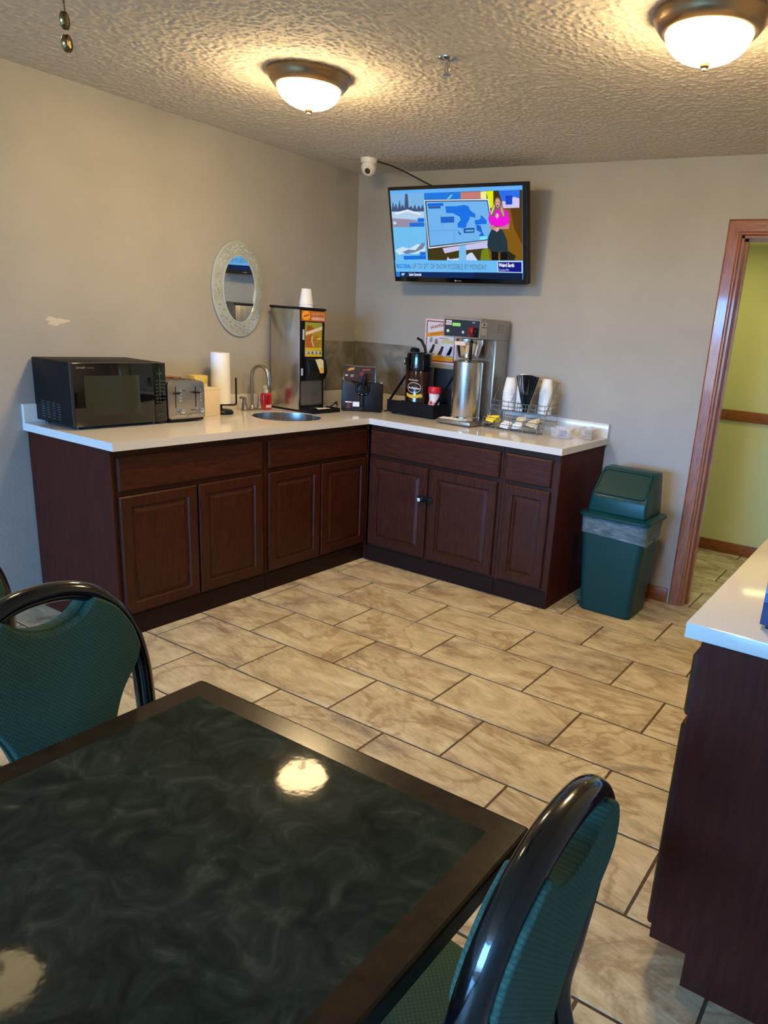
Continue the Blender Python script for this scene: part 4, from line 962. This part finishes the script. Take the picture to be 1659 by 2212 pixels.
    vs = []
    for i in range(11):
        u = i/10
        for y in (-0.07, 0.07):
            vs.append((-0.045+0.092*u+0.0*y, y*0.9+0.015*u, 0.011+0.016*math.sin(u*PI)*(1 if y < 0 else 0.55)+0.002))
    m.add(vs, [(2*i,2*i+1,2*i+3,2*i+2) for i in range(10)])
    n = len(m.v); vs2 = [(x,y,z-0.0008) for x,y,z in vs]; m.add(vs2, [(2*i,2*i+2,2*i+3,2*i+1) for i in range(10)])
    m.build('sheet', T_PAPER, sh, smooth=True)
dispenser()

CUP = None
def cup(loc, label, group, s=1.0):
    global CUP
    h, r0, r1, w = 0.092, 0.041, 0.0285, 0.0012      # stands upside down, rim at z = 0
    if CUP is None:
        o = M().lathe([(r0-w-0.001,0.0),(r0+0.0018,0.0),(r0+0.0018,0.004),(r0,0.006),(r1,h-0.003),(r1-0.003,h),(0.0008,h-0.0015)], 28, cap=False)
        o.lathe([(r0-w-0.001,0.0),(r1-w,h-0.004),(0.0008,h-0.006)], 28, cap=False)
        CUP = o.build('foam_cup', T_FOAM, smooth=True, angle=50)
        o = CUP
    else:
        o = link('foam_cup', CUP.data)
    o.location = loc; o.scale = (s,s,s); tag(o, label, 'cup', group); return o
cup((0.215,-0.712,1.5325), 'lower white cup of the pair on the tall dispenser', None)
cup((0.215,-0.712,1.5325+0.0165), 'upper upturned white cup of the pair on the tall dispenser', None)

# ================================================================== things in the corner and on the back counter
def waffle_maker():
    t = thing('waffle_maker', 'black waffle maker with pivoting handle and menu card in the corner', 'waffle maker', (0.4605,-0.4495,Z), 0.700)
    w = 0.1325
    M().box(-w,w,0.006,0.165,0.008,0.180).build('housing', T_BLKM, t, bevel=0.004)
    def scallop(s):
        return [(s*0.128,0.006),(s*0.128,0.186),(s*0.080,0.190),(s*0.060,0.180),(s*0.044,0.160),(s*0.036,0.130),(s*0.030,0.110),(s*0.014,0.100),(s*0.012,0.006)]
    M().prism(scallop(-1), XZ, -0.004, 0.010).build('front_panel', T_NAVY, t, bevel=0.0015)
    M().prism(scallop(1), XZ, -0.004, 0.010).build('front_panel', T_BLKM, t, bevel=0.0015)
    M().cyl((0.0,0.010,0.140),(0.0,-0.016,0.140),0.034,20).build('pivot_hub', T_BLACK, t, bevel=0.004)
    M().cyl((0.0,-0.016,0.152),(0.0,-0.023,0.152),0.0065,12).build('bolt', T_CHROME, t, bevel=0.002)
    M().cyl((-0.003,-0.008,0.116),(-0.003,-0.018,0.110),0.005,12).build('bolt', T_CHROME, t, bevel=0.001)
    for s in (-1,1):
        M().tube([(s*0.036,-0.006,0.175),(s*0.040,-0.012,0.145),(s*0.024,-0.010,0.115)], 0.006, 8).build('clamp_arm', T_BLACK, t, smooth=True)
        M().cyl((s*0.025,-0.012,0.117),(s*0.025,-0.018,0.117),0.004,8).build('bolt', T_NICKEL, t)
    M().tube(spline([(0.0,-0.014,0.150),(0.006,-0.022,0.185),(0.014,-0.026,0.220),(0.014,-0.026,0.246)],4), 0.0115, 10).build('handle', T_BLACK, t, smooth=True)
    M().box(-0.030,0.030,-0.010,0.006,0.178,0.206).build('hinge_block', T_BLACK, t, bevel=0.006)
    M().box(-0.011,0.011,-0.002,0.008,0.006,0.105).build('center_post', T_BLACK, t, bevel=0.002)
    M().box(-0.016,0.016,-0.010,-0.002,0.004,0.030).build('foot_block', T_BLACK, t, bevel=0.003)
    M().tube([(-0.112,0.02,0.178),(-0.124,0.02,0.196),(-0.122,0.025,0.284),(0.078,0.025,0.284),(0.080,0.02,0.182)], 0.0056, 8).build('card_frame', T_CHROME, t, smooth=True)
    cd = M().box(-0.118,0.076,0.024,0.026,0.196,0.281).build('menu_card', flat((50,30,24)), t)
    for poly, c in (([(-0.100,0.256),(-0.084,0.272),(-0.052,0.276),(-0.058,0.262),(-0.092,0.252)],(206,150,50)),([(-0.004,0.258),(0.046,0.262),(0.044,0.272),(-0.006,0.268)],(150,60,50)),([(-0.112,0.218),(-0.094,0.222),(-0.096,0.230),(-0.112,0.230)],(196,180,160)),([(-0.080,0.214),(-0.060,0.216),(-0.058,0.232),(-0.078,0.230)],(160,130,110)),([(-0.02,0.226),(0.010,0.230),(0.008,0.250),(-0.018,0.246)],(140,44,36))):
        M().prism(poly, XZ, 0.0234, 0.024).build('printed_shape', flat(c), cd)
    M().lathe([(0.008,0.180),(0.009,0.186),(0.006,0.191),(0.001,0.192)], 12, c=(0.118,0.012,0)).build('cap', T_WHITE, t, smooth=True)
    M().box(-0.060,-0.018,-0.0052,-0.004,0.032,0.062).build('sticker', T_PAPER, t)
    M().box(-0.108,-0.066,-0.0052,-0.004,0.055,0.062).build('sticker', T_PAPER, t)
    M().prism([(-0.100,0.018),(-0.078,0.020),(-0.072,0.036),(-0.080,0.052),(-0.098,0.050)], XZ, -0.0052, -0.004).build('sticker', flat((96,40,36)), t)
    for x in (-0.11,0.11):
        for y in (0.02,0.15): M().cyl((x,y,0),(x,y,0.009),0.010,10).build('foot', T_BLACK, t)
    tag(M().tube(spline([(0.215,-0.485,0.919),(0.235,-0.470,0.935),(0.225,-0.430,0.950),(0.20,-0.40,0.940),(0.17,-0.36,0.925),(0.12,-0.30,0.9185),(0.06,-0.26,0.9185)],5), 0.0040, 6).build('power_cord', T_BLACK, smooth=True), 'black power cord behind the steel dispenser, left of the waffle maker', 'cord')
    tag(M().tube(spline([(0.53,-0.30,0.919),(0.555,-0.285,0.926),(0.568,-0.24,0.922),(0.555,-0.18,0.9185),(0.52,-0.10,0.9185)],5), 0.0042, 6).build('power_cord', T_BLACK, smooth=True), 'short black power cord right of the waffle maker', 'cord')
waffle_maker()

def airpot_rack():
    t = thing('airpot_rack', 'black coffee pot rack with a tray, braces and navy back plate', 'rack', (0.7575,-0.205,Z))
    x, y = 0.183, 0.130
    m = M(); m.box(-x,x,-y,y,0.012,0.018).box(-x,x,-y,-y+0.004,0.018,0.090).box(-x,x,y-0.004,y,0.018,0.060).box(-x,-x+0.004,-y+0.004,y-0.004,0.018,0.075).box(x-0.004,x,-y+0.004,y-0.004,0.018,0.090)
    m.build('tray', T_BLKM, t)
    for sx in (-0.15,0.15):
        for sy in (-0.10,0.10): M().cyl((sx,sy,0),(sx,sy,0.012),0.012,10).build('foot', T_BLACK, t)
    M().box(0.000,x,y-0.010,y-0.005,0.060,0.304).build('back_plate', T_NAVY, t, bevel=0.002)
    for s in (-1,1):
        m = M(); m.prism([(-y+0.006,0.080),(-y+0.026,0.080),(y-0.004,0.292),(y-0.004,0.312)], YZ, s*(x-0.004)-0.0035, s*(x-0.004)+0.0035)
        m.build('brace', T_BLKM, t)
    # airpot
    a = thing('airpot', 'brown airpot with black pump lid in the black rack', 'airpot', (0.722,-0.205,Z+0.018))
    R = 0.084
    M().lathe([(0.078,0.0),(R,0.006),(R,0.262),(R-0.003,0.268)], 40).build('body', T_BROWN, a, smooth=True)
    M().lathe([(R+0.001,0.264),(R+0.002,0.290),(R-0.002,0.350),(R-0.004,0.372),(R-0.016,0.380),(0.02,0.384)], 36).build('lid', T_BLKG, a, smooth=True)
    M().lathe([(0.030,0.376),(0.032,0.392),(0.024,0.404),(0.004,0.408)], 20, c=(-0.030,-0.012,0)).build('pump_button', T_BLACK, a, smooth=True)
    M().tube([(0.046,0.0,0.376),(0.040,-0.002,0.410),(0.014,-0.006,0.452),(-0.020,-0.008,0.466)], [0.010,0.009,0.009,0.007], 8).build('lever', T_BLACK, a, smooth=True)
    A0 = math.radians(-74)
    def on(u, v, w): q = A0+u/R; return ((R+0.0004+w)*math.cos(q), (R+0.0004+w)*math.sin(q), v)
    sp = M().tube([on(-0.052,0.345,-0.006),on(-0.052,0.335,0.022),on(-0.052,0.300,0.024)], 0.009, 8).build('spout', T_BLACK, a, smooth=True)
    M().box(*[f(c) for c in zip(on(-0.05,0.31,0.033),on(-0.046,0.335,0.034)) for f in (min,max)]).build('spout_highlight', flat((180,180,180)), sp)  # light grey block painted in as the bright highlight on the spout
    el = [2*PI*i/40 for i in range(40)]
    m = M(); n = 40
    vs = [on(0.047*math.cos(q), 0.160+0.034*math.sin(q), 0.0004) for q in el]+[on(0.0435*math.cos(q), 0.160+0.0305*math.sin(q), 0.0004) for q in el]
    m.add(vs, [(i,(i+1)%n,n+(i+1)%n,n+i) for i in range(n)]).build('logo_oval', flat((206,190,150)), a)
    def strip(top, bot, nm, c):
        k = len(top); M().add([on(u,v,0.0006) for u,v in top]+[on(u,v,0.0006) for u,v in bot], [(i,i+1,k+i+1,k+i) for i in range(k-1)]).build(nm, flat(c), a)
    top = [(-0.055+0.105*i/12, 0.126-0.012*math.sin(PI*i/12)) for i in range(13)]
    strip(top, [(u, v-0.021) for u,v in top], 'yellow_ribbon', (222,182,44))
    strip([(0.050,0.124),(0.058,0.114),(0.060,0.104)], [(0.046,0.108),(0.046,0.104),(0.044,0.094)], 'yellow_ribbon', (206,160,40))
    for r, (u0, z0, n2, h, c) in enumerate(((-0.038,0.154,9,0.012,(226,226,226)),(-0.040,0.206,8,0.008,(206,200,196)))):
        m = M()
        for i in range(n2):
            u = u0+i*0.0086; hh = h*(1.0 if i%3 == 0 else 0.7); z = z0-i*0.0004
            m.add([on(u,z,0.0005),on(u+0.006,z,0.0005),on(u+0.0068,z+hh,0.0005),on(u+0.002,z+hh,0.0005)], [(0,1,2,3)])
        m.build('lettering', flat(c), a)
    c = thing('creamer', 'creamer shaker with red lid and red printed waist in the black rack', 'creamer', (0.872,-0.232,Z+0.018))
    M().lathe([(0.034,0.0),(0.038,0.006),(0.038,0.060),(0.031,0.095),(0.035,0.128),(0.037,0.140)], 28).build('bottle', T_CREAM, c, smooth=True)
    M().lathe([(0.040,0.136),(0.042,0.140),(0.042,0.168),(0.038,0.176),(0.004,0.178)], 28).build('lid', T_RED, c, smooth=True)
    B0 = math.radians(-58)
    for du, z, s, col in ((-0.022,0.078,0.013,(196,30,40)),(0.010,0.070,0.016,(206,34,44)),(-0.004,0.050,0.012,(120,20,30)),(0.026,0.088,0.010,(206,60,60))):
        def oc(u, v): q = B0+(du+u)/0.0375; rr = 0.0386 if z+v < 0.060 else 0.0386-0.0072*min(1,(z+v-0.060)/0.035); return (rr*math.cos(q), rr*math.sin(q), z+v)
        k = 12; ps = [oc(s*math.cos(2*PI*i/k)*(1+0.3*math.sin(3*i)), s*0.8*math.sin(2*PI*i/k)) for i in range(k)]
        M().add(ps+[oc(0,0)], [(i,(i+1)%k,k) for i in range(k)]).build('printed_shape', flat(col), c)
airpot_rack()

def poster():
    t = thing('poster', 'white waffle instruction poster with orange bands on the back wall', 'poster', (0.612,-0.0005,1.243))
    W, HH = 0.252, 0.280
    M().prism(rrect(0,W,0,HH,0.010,4), XZ, -0.0016, 0.0).build('sheet', flat((232,214,216)), t)
    def pr(poly, c, k=1): M().prism([(u*W,v*HH) for u,v in poly], XZ, -0.0016-0.0003*k, -0.0016-0.0003*(k-1)).build('printed_shape', flat(c), t)
    m = M(); nested(m, 0.010, W-0.010, 0.010, HH-0.010, [(0,0.0016),(0,0.0019),(0.006,0.0019),(0.006,0.0016)], lambda u,d,z: (u,-d,z)); m.build('printed_border', flat((134,44,80)), t)
    pr([(0.07,0.06),(0.93,0.06),(0.93,0.94),(0.07,0.94)], (222,220,226), 1)
    pr([(0.04,0.58),(0.04,0.67),(0.5,0.74),(0.96,0.80),(0.96,0.68),(0.5,0.64)], (222,150,40), 2)
    pr([(0.16,0.66),(0.7,0.745),(0.7,0.72),(0.2,0.635)], (214,104,24), 3)
    pr([(0.07,0.06),(0.93,0.06),(0.93,0.17),(0.5,0.165),(0.07,0.17)], (222,160,40), 2)
    text('WAFFLE', 0.110, 0.020, lambda u,v,w: (0.040+u,-0.0029,0.212+v+u*0.26), flat((176,40,40)), t, 'lettering', bold=0.02)
    pr([(0.50,0.84),(0.68,0.88),(0.66,0.91),(0.52,0.87)], (150,150,150), 2)
    pr([(0.55,0.47),(0.92,0.47),(0.92,0.55),(0.55,0.55)], (206,200,140), 2)
    pr([(0.46,0.575),(0.76,0.565),(0.76,0.58),(0.46,0.59)], (150,70,70), 2)
    pr([(0.16,0.46),(0.24,0.48),(0.26,0.57),(0.20,0.60),(0.15,0.53)], (150,156,154), 2)
    pr([(0.32,0.44),(0.42,0.44),(0.40,0.56),(0.34,0.56)], (150,120,96), 2)
    for x, y in ((0.24,0.30),(0.52,0.27),(0.80,0.28)):
        pr([(x-0.09,y-0.07),(x+0.02,y-0.08),(x+0.07,y+0.02),(x+0.10,y+0.12),(x+0.03,y+0.13),(x-0.02,y+0.03)], (40,32,44), 2)
        pr([(x-0.10,y-0.10),(x+0.10,y-0.11),(x+0.10,y-0.095),(x-0.10,y-0.085)], (120,100,120), 2)
    pr([(0.66,0.18),(0.92,0.18),(0.92,0.36),(0.70,0.34)], (186,206,230), 2)
poster()

def brewer():
    ox, oy = 1.138, -0.200
    t = thing('coffee_brewer', 'tall stainless coffee brewer with dark control face on the back counter', 'coffee maker', (ox,oy,Z))
    x = 0.128
    M().box(-x,x,-0.175,0.176,0.511,0.628).build('head', T_STEELV, t, bevel=0.003)
    M().box(-x+0.004,x-0.001,0.020,0.174,0.028,0.511).build('column', T_STEELV, t, bevel=0.003)
    M().box(-x+0.012,x-0.010,0.012,0.020,0.030,0.505).build('splash_panel', T_STEEL, t)
    M().box(-0.112,x+0.002,-0.226,0.176,0.006,0.028).build('base', T_STEELV, t, bevel=0.003)
    for sx in (-0.09,0.11):
        for sy in (-0.20,0.15): M().cyl((sx,sy,0),(sx,sy,0.007),0.012,10).build('foot', T_BLACK, t)
    f = M(); nested(f, -x, x, 0.513, 0.627, [(0,0),(0,0.006),(0.005,0.006),(0.007,0.003)], lambda u,d,z: (u,-0.175-d,z)); f.build('control_frame', T_CHROME, t)
    pn = M().box(-x+0.007,x-0.007,-0.1795,-0.176,0.520,0.612).build('control_panel', P('control_navy', (34,42,58), 0.35), t)
    Y = -0.1797
    M().box(-0.112,-0.072,Y-0.001,Y,0.580,0.606).build('badge', flat((206,208,212)), pn)
    text('BUNN', 0.030, 0.011, lambda u,v,w: (-0.107+u,Y-0.0014,0.587+v), flat((60,64,74)), pn, 'brand_lettering', bold=0.02)
    M().box(-0.066,-0.010,Y-0.001,Y,0.575,0.594).build('display', glow((150,220,120), 1.0), pn)
    M().cyl((-0.094,Y+0.001,0.546),(-0.094,Y-0.005,0.546),0.009,16).build('button', glow((206,232,190), 0.8), pn)
    M().cyl((0.012,Y+0.001,0.544),(0.012,Y-0.004,0.544),0.0075,16).build('button', flat((190,206,214)), pn)
    M().box(0.072,0.090,Y-0.001,Y,0.598,0.604).build('print_mark', flat((150,160,170)), pn)
    M().prism([(0.0,0.522),(-0.010,0.524),(-0.028,0.546),(-0.026,0.566),(-0.010,0.578),(0.0,0.578)], lambda u,v,w: (w,Y+u,v), 0.058, 0.092).build('rocker_lever', T_DRED, t, bevel=0.004)
    M().prism([(0.0,0.520),(-0.012,0.522),(-0.020,0.548),(-0.006,0.572),(0.0,0.574)], lambda u,v,w: (w,Y+u,v), 0.092, 0.112).build('rocker_guard', T_BLACK, t, bevel=0.003)
    M().box(0.054,0.058,Y-0.008,Y,0.522,0.566).build('rocker_guard', T_NICKEL, t)
    sd = M().box(x,x+0.0008,-0.165,-0.110,0.536,0.606).build('side_label', flat((196,190,178)), t)
    M().cyl((x,-0.138,0.594),(x+0.0014,-0.138,0.594),0.008,14).build('printed_shape', flat((50,40,34)), sd)
    M().box(x+0.0008,x+0.0014,-0.165,-0.110,0.576,0.581).build('printed_shape', flat((50,46,40)), sd)
    M().box(x+0.0008,x+0.0012,-0.160,-0.115,0.541,0.572).build('printed_shape', flat((180,178,160)), sd)
    v = M()
    for i in range(4):
        for k in range(2): v.box(x-0.0005,x+0.0008,0.020+k*0.045,0.050+k*0.045,0.556+i*0.013,0.561+i*0.013)
    v.build('vent_slots', flat((120,116,110)), t)
    M().lathe([(0.058,0.396),(0.062,0.400),(0.078,0.470),(0.084,0.476),(0.084,0.506)], 32, c=(0.004,-0.088,0)).build('funnel', T_CHROME, t, smooth=True, angle=50)
    M().box(-0.046,0.030,-0.176,-0.170,0.468,0.490).build('funnel_label', flat((214,196,190)), t)
    M().tube(spline([(0.060,-0.150,0.492),(0.074,-0.176,0.494),(0.080,-0.190,0.470),(0.080,-0.190,0.420),(0.076,-0.182,0.396),(0.050,-0.145,0.404)],4), 0.0095, 10).build('funnel_handle', T_BLACK, t, smooth=True)
    s = thing('coffee_server', 'polished stainless coffee server standing under the brewer', 'coffee server', (ox+0.010,oy-0.092,Z+0.028))
    M().lathe([(0.088,0.0),(0.090,0.006),(0.090,0.345),(0.084,0.352),(0.060,0.356)], 48).build('body', T_STEEL, s, smooth=True)
    M().lathe([(0.0905,0.010),(0.0925,0.012),(0.0925,0.022),(0.0905,0.024)], 48, cap=False).build('foot_ring', T_CHROME, s, smooth=True)
    n = thing('paper_napkin', 'white folded napkin on the brewer base in front of the steel server', 'napkin', (ox-0.01,oy-0.16,Z+0.028))
    m = M(); rnd = random.Random(5); g = 6
    for zz in (0.0004, 0.0030): 
        for i in range(g+1):
            for j in range(4): m.v.append((-0.090+0.195*i/g, -0.060+0.030*j+rnd.uniform(-0.004,0.004), zz+(rnd.uniform(0.0,0.006) if zz > 0.001 and j < 3 else 0)))
    q = 4*(g+1)
    for k in range(2):
        for i in range(g):
            for j in range(3): m.f.append((k*q+i*4+j,k*q+i*4+j+1,k*q+i*4+j+5,k*q+i*4+j+4)); m.k.append(0)
    m.build('sheet', T_PAPER, n)
brewer()

def pack_mesh(mat):
    w, h, d = 0.027, 0.017, 0.0028
    m = M(); g = []
    for i in range(5):
        for j in range(5):
            u, v = i/4*2-1, j/4*2-1; z = d*(1-u**4)*(1-v**4)
            g.append((u*w, v*h, z))
    n = 25; q = [(i*5+j,i*5+j+1,(i+1)*5+j+1,(i+1)*5+j) for i in range(4) for j in range(4)]
    m.add(g, q); m.add([(a,b,-c) for a,b,c in g], q)
    o = m.build('sugar_packet', mat, smooth=True); me = o.data; bpy.data.objects.remove(o, do_unlink=True); return me
def wire_rack():
    ox, oy = 1.482, -0.195
    t = thing('wire_organizer', 'chrome wire rack holding cups, stirrers and sweetener packets', 'rack', (ox,oy,Z))
    x, r = 0.182, 0.0022
    yf, ym, yb = -0.128, -0.050, 0.135
    def W(nm, segs, rad=r):
        m = M()
        for s in segs: m.tube(s, rad, 6)
        return m.build(nm, T_STEELV, t, smooth=True)
    # bottom row of bins
    s = []
    for z in (0.004,0.034,0.066): s += [[(-x,yf,z),(x,yf,z)],[(-x,ym,z),(x,ym,z)],[(-x,yf,z),(-x,ym,z)],[(x,yf,z),(x,ym,z)]]
    for i in range(5):
        px = -x+2*x*i/4
        s += [[(px,yf,0.004),(px,yf,0.066)],[(px,ym,0.004),(px,ym,0.066)],[(px,yf,0.035),(px,ym,0.035)],[(px,yf,0.066),(px,ym,0.066)],[(px,yf,0.004),(px,ym,0.004)]]
    for i in range(13): s.append([(-x+2*x*i/12,yf,0.004),(-x+2*x*i/12,ym,0.004)])
    W('bin_row', s)
    # cup shelf
    s = []
    for z in (0.108,0.134,0.162): s += [[(-x,ym,z),(x,ym,z)],[(-x,yb,z),(x,yb,z)],[(-x,ym,z),(-x,yb,z)],[(x,ym,z),(x,yb,z)]]
    for i in range(15): s.append([(-x+2*x*i/14,ym,0.106),(-x+2*x*i/14,yb,0.106)])
    for i in range(7): s.append([(-x+2*x*i/6,ym,0.106),(-x+2*x*i/6,ym,0.164)])
    W('cup_shelf', s)
    s = []
    for px in (-x,-0.058,0.068,x): s += [[(px,yb,0.004),(px,yb,0.292)],[(px,yb,0.292),(px,yb-0.06,0.292)],[(px,yb-0.06,0.292),(px,ym+0.03,0.162)]]
    s += [[(-x,yb,0.292),(x,yb,0.292)],[(-x,yb,0.230),(x,yb,0.230)],[(-x,yb,0.06),(x,yb,0.06)]]
    W('back_frame', s)
    s = []
    for z in (0.116,0.140,0.164): s += [[(0.024,-0.098,z),(0.098,-0.098,z)],[(0.024,ym-0.003,z),(0.098,ym-0.003,z)],[(0.024,-0.098,z),(0.024,ym-0.003,z)],[(0.098,-0.098,z),(0.098,ym-0.003,z)]]
    for i in range(5): s.append([(0.024+0.074*i/4,-0.098,0.114),(0.024+0.074*i/4,-0.098,0.166)])
    for i in range(4): s.append([(0.024+0.074*i/3,-0.098,0.114),(0.024+0.074*i/3,ym-0.003,0.114)])
    W('stirrer_basket', s)
    for sx in (-1,1):
        m = M(); m.prism([(yf+0.004,0.0),(yf+0.020,0.0),(0.100,0.292),(0.084,0.292)], YZ, sx*(x+0.005)-0.0015, sx*(x+0.005)+0.0015); m.build('side_bar', T_NICKEL, t)
    for i, (cx, nn, nm) in enumerate(((-0.114,8,'left'),(-0.020,10,'middle'),(0.133,9,'right'))):
        for k in range(nn):
            lb = 'white foam cup on top of the %s stack in the wire rack' % nm if k == nn-1 else 'white foam cup lower down in the %s nested stack in the wire rack' % nm
            cup((ox+cx, oy+0.052, Z+0.1085+k*0.0142), lb, 'foam cups in the %s stack' % nm)
    # stirrers
    rnd = random.Random(9); me = None
    for i in range(30):
        if me is None:
            o = M().box(-0.0032,0.0032,-0.0009,0.0009,0.0,0.215).build('coffee_stirrer', T_BLACK); me = o.data
        else: o = link('coffee_stirrer', me)
        a = -0.29+0.58*((i*11)%30)/29
        o.location = (ox+0.066+a*0.012, oy-0.090+0.0011*i, Z+0.118)
        o.rotation_euler = (0.0, a, rnd.uniform(-0.15,0.15))
        tag(o, 'black coffee stirrer in the fanned bundle in the wire rack', 'stirrer', 'coffee stirrers in the wire rack')
    T_BEI = P('beige_packet', (196,184,150), 0.6); T_LAV = P('lavender_packet', (196,194,222), 0.6)
    mesh = {'yellow': pack_mesh(T_YEL), 'white': pack_mesh(T_PAPER), 'beige': pack_mesh(T_BEI), 'lavender': pack_mesh(T_LAV)}
    def packs(col, n, x0, x1, y0, y1, z0, dz, label, group, flatp=False):
        for i in range(n):
            o = link('sugar_packet', mesh[col])
            f = (i+0.5)/n
            if flatp:
                o.location = (x0+(x1-x0)*0.5+rnd.uniform(-0.004,0.004), y0+(y1-y0)*0.5+rnd.uniform(-0.004,0.004), z0+dz*i); o.rotation_euler = (rnd.uniform(-.04,.04), rnd.uniform(-.04,.04), rnd.uniform(-0.2,0.2)+0.3)
            else:
                o.location = (x0+(x1-x0)*rnd.uniform(0.36,0.64), y0+(y1-y0)*f, z0+dz*rnd.random()); o.rotation_euler = (1.05+rnd.uniform(-0.08,0.08), rnd.uniform(-0.25,0.25), rnd.uniform(-0.15,0.15))
            tag(o, label, 'packet', group)
    bx = [ox-x+2*x*i/4 for i in range(5)]
    y0, y1 = oy+yf+0.012, oy+ym-0.012
    packs('yellow', 9, bx[0], bx[1], y0, y1, Z+0.052, 0.012, 'yellow sweetener packet in the front left bin of the wire rack', 'yellow sweetener packets')
    packs('white', 6, bx[1], bx[2], y0, y1, Z+0.028, 0.008, 'white packet in the second front bin of the wire rack', 'white packets in the second bin')
    packs('white', 5, bx[2], bx[3], y0, y0+0.03, Z+0.030, 0.010, 'white packet in the third front bin of the wire rack', 'white packets in the third bin')
    packs('beige', 6, bx[2], bx[3], y0+0.03, y1, Z+0.062, 0.016, 'beige packet in the third front bin of the wire rack', 'beige packets in the third bin')
    packs('beige', 9, bx[3], bx[4], y0, y1, Z+0.054, 0.026, 'beige packet in the front right bin of the wire rack', 'beige packets in the right bin')
    def tub(label, loc, rz, hx, hy, h):
        q = thing('plastic_tub', label, 'container', loc, rz)
        n = 0; secs = []
        for z, k in ((0.001,0.86),(0.004,0.88),(h,1.0),(h,1.035),(h-0.004,1.035),(h-0.004,0.985),(0.004,0.865)): secs.append([(a*k,b*k,z) for a,b in rrect(-hx,hx,-hy,hy,0.016,4)])
        n = len(secs[0]); vs = [p for s2 in secs for p in s2]; fs = [tuple(range(n))]+[tuple(6*n+i for i in range(n))]
        for j in range(6):
            for i in range(n): fs.append((j*n+i,j*n+(i+1)%n,(j+1)*n+(i+1)%n,(j+1)*n+i))
        M().add(vs, fs).build('tub', T_CLEAR, q, smooth=True, angle=40); return q
    tub('clear plastic tub of lavender packets at the right counter end', (1.800,-0.262,Z), 0.10, 0.066, 0.048, 0.060)
    packs('lavender', 7, 1.790, 1.810, -0.272, -0.252, Z+0.009, 0.0058, 'lavender packet stacked flat in the clear tub', 'lavender packets in the tub', True)
    tub('smaller clear tub of beige packets against the backsplash', (1.908,-0.128,Z), 0.05, 0.046, 0.058, 0.062)
    packs('beige', 8, 1.904, 1.912, -0.132, -0.124, Z+0.009, 0.0058, 'beige packet stacked flat in the smaller clear tub', 'beige packets in the tub', True)
wire_rack()

def island_carton():
    t = thing('blue_carton', 'blue printed carton cut off by the right edge on the near white counter', 'carton', (3.341,-2.572,Z))
    M().box(0,0.13,0,0.10,0.008,0.170).build('box', P('carton_blue', (40,64,104), 0.4), t, bevel=0.002)
    M().box(0.001,0.129,-0.0006,0.0,0.078,0.168).build('printed_shape', flat((104,164,186)), t)
    M().box(0.001,0.129,-0.0008,-0.0002,0.060,0.080).build('printed_shape', flat((60,100,150)), t)
    M().box(0.012,0.124,0.004,0.096,0.0,0.008).build('base', T_BLACK, t, bevel=0.001)
island_carton()
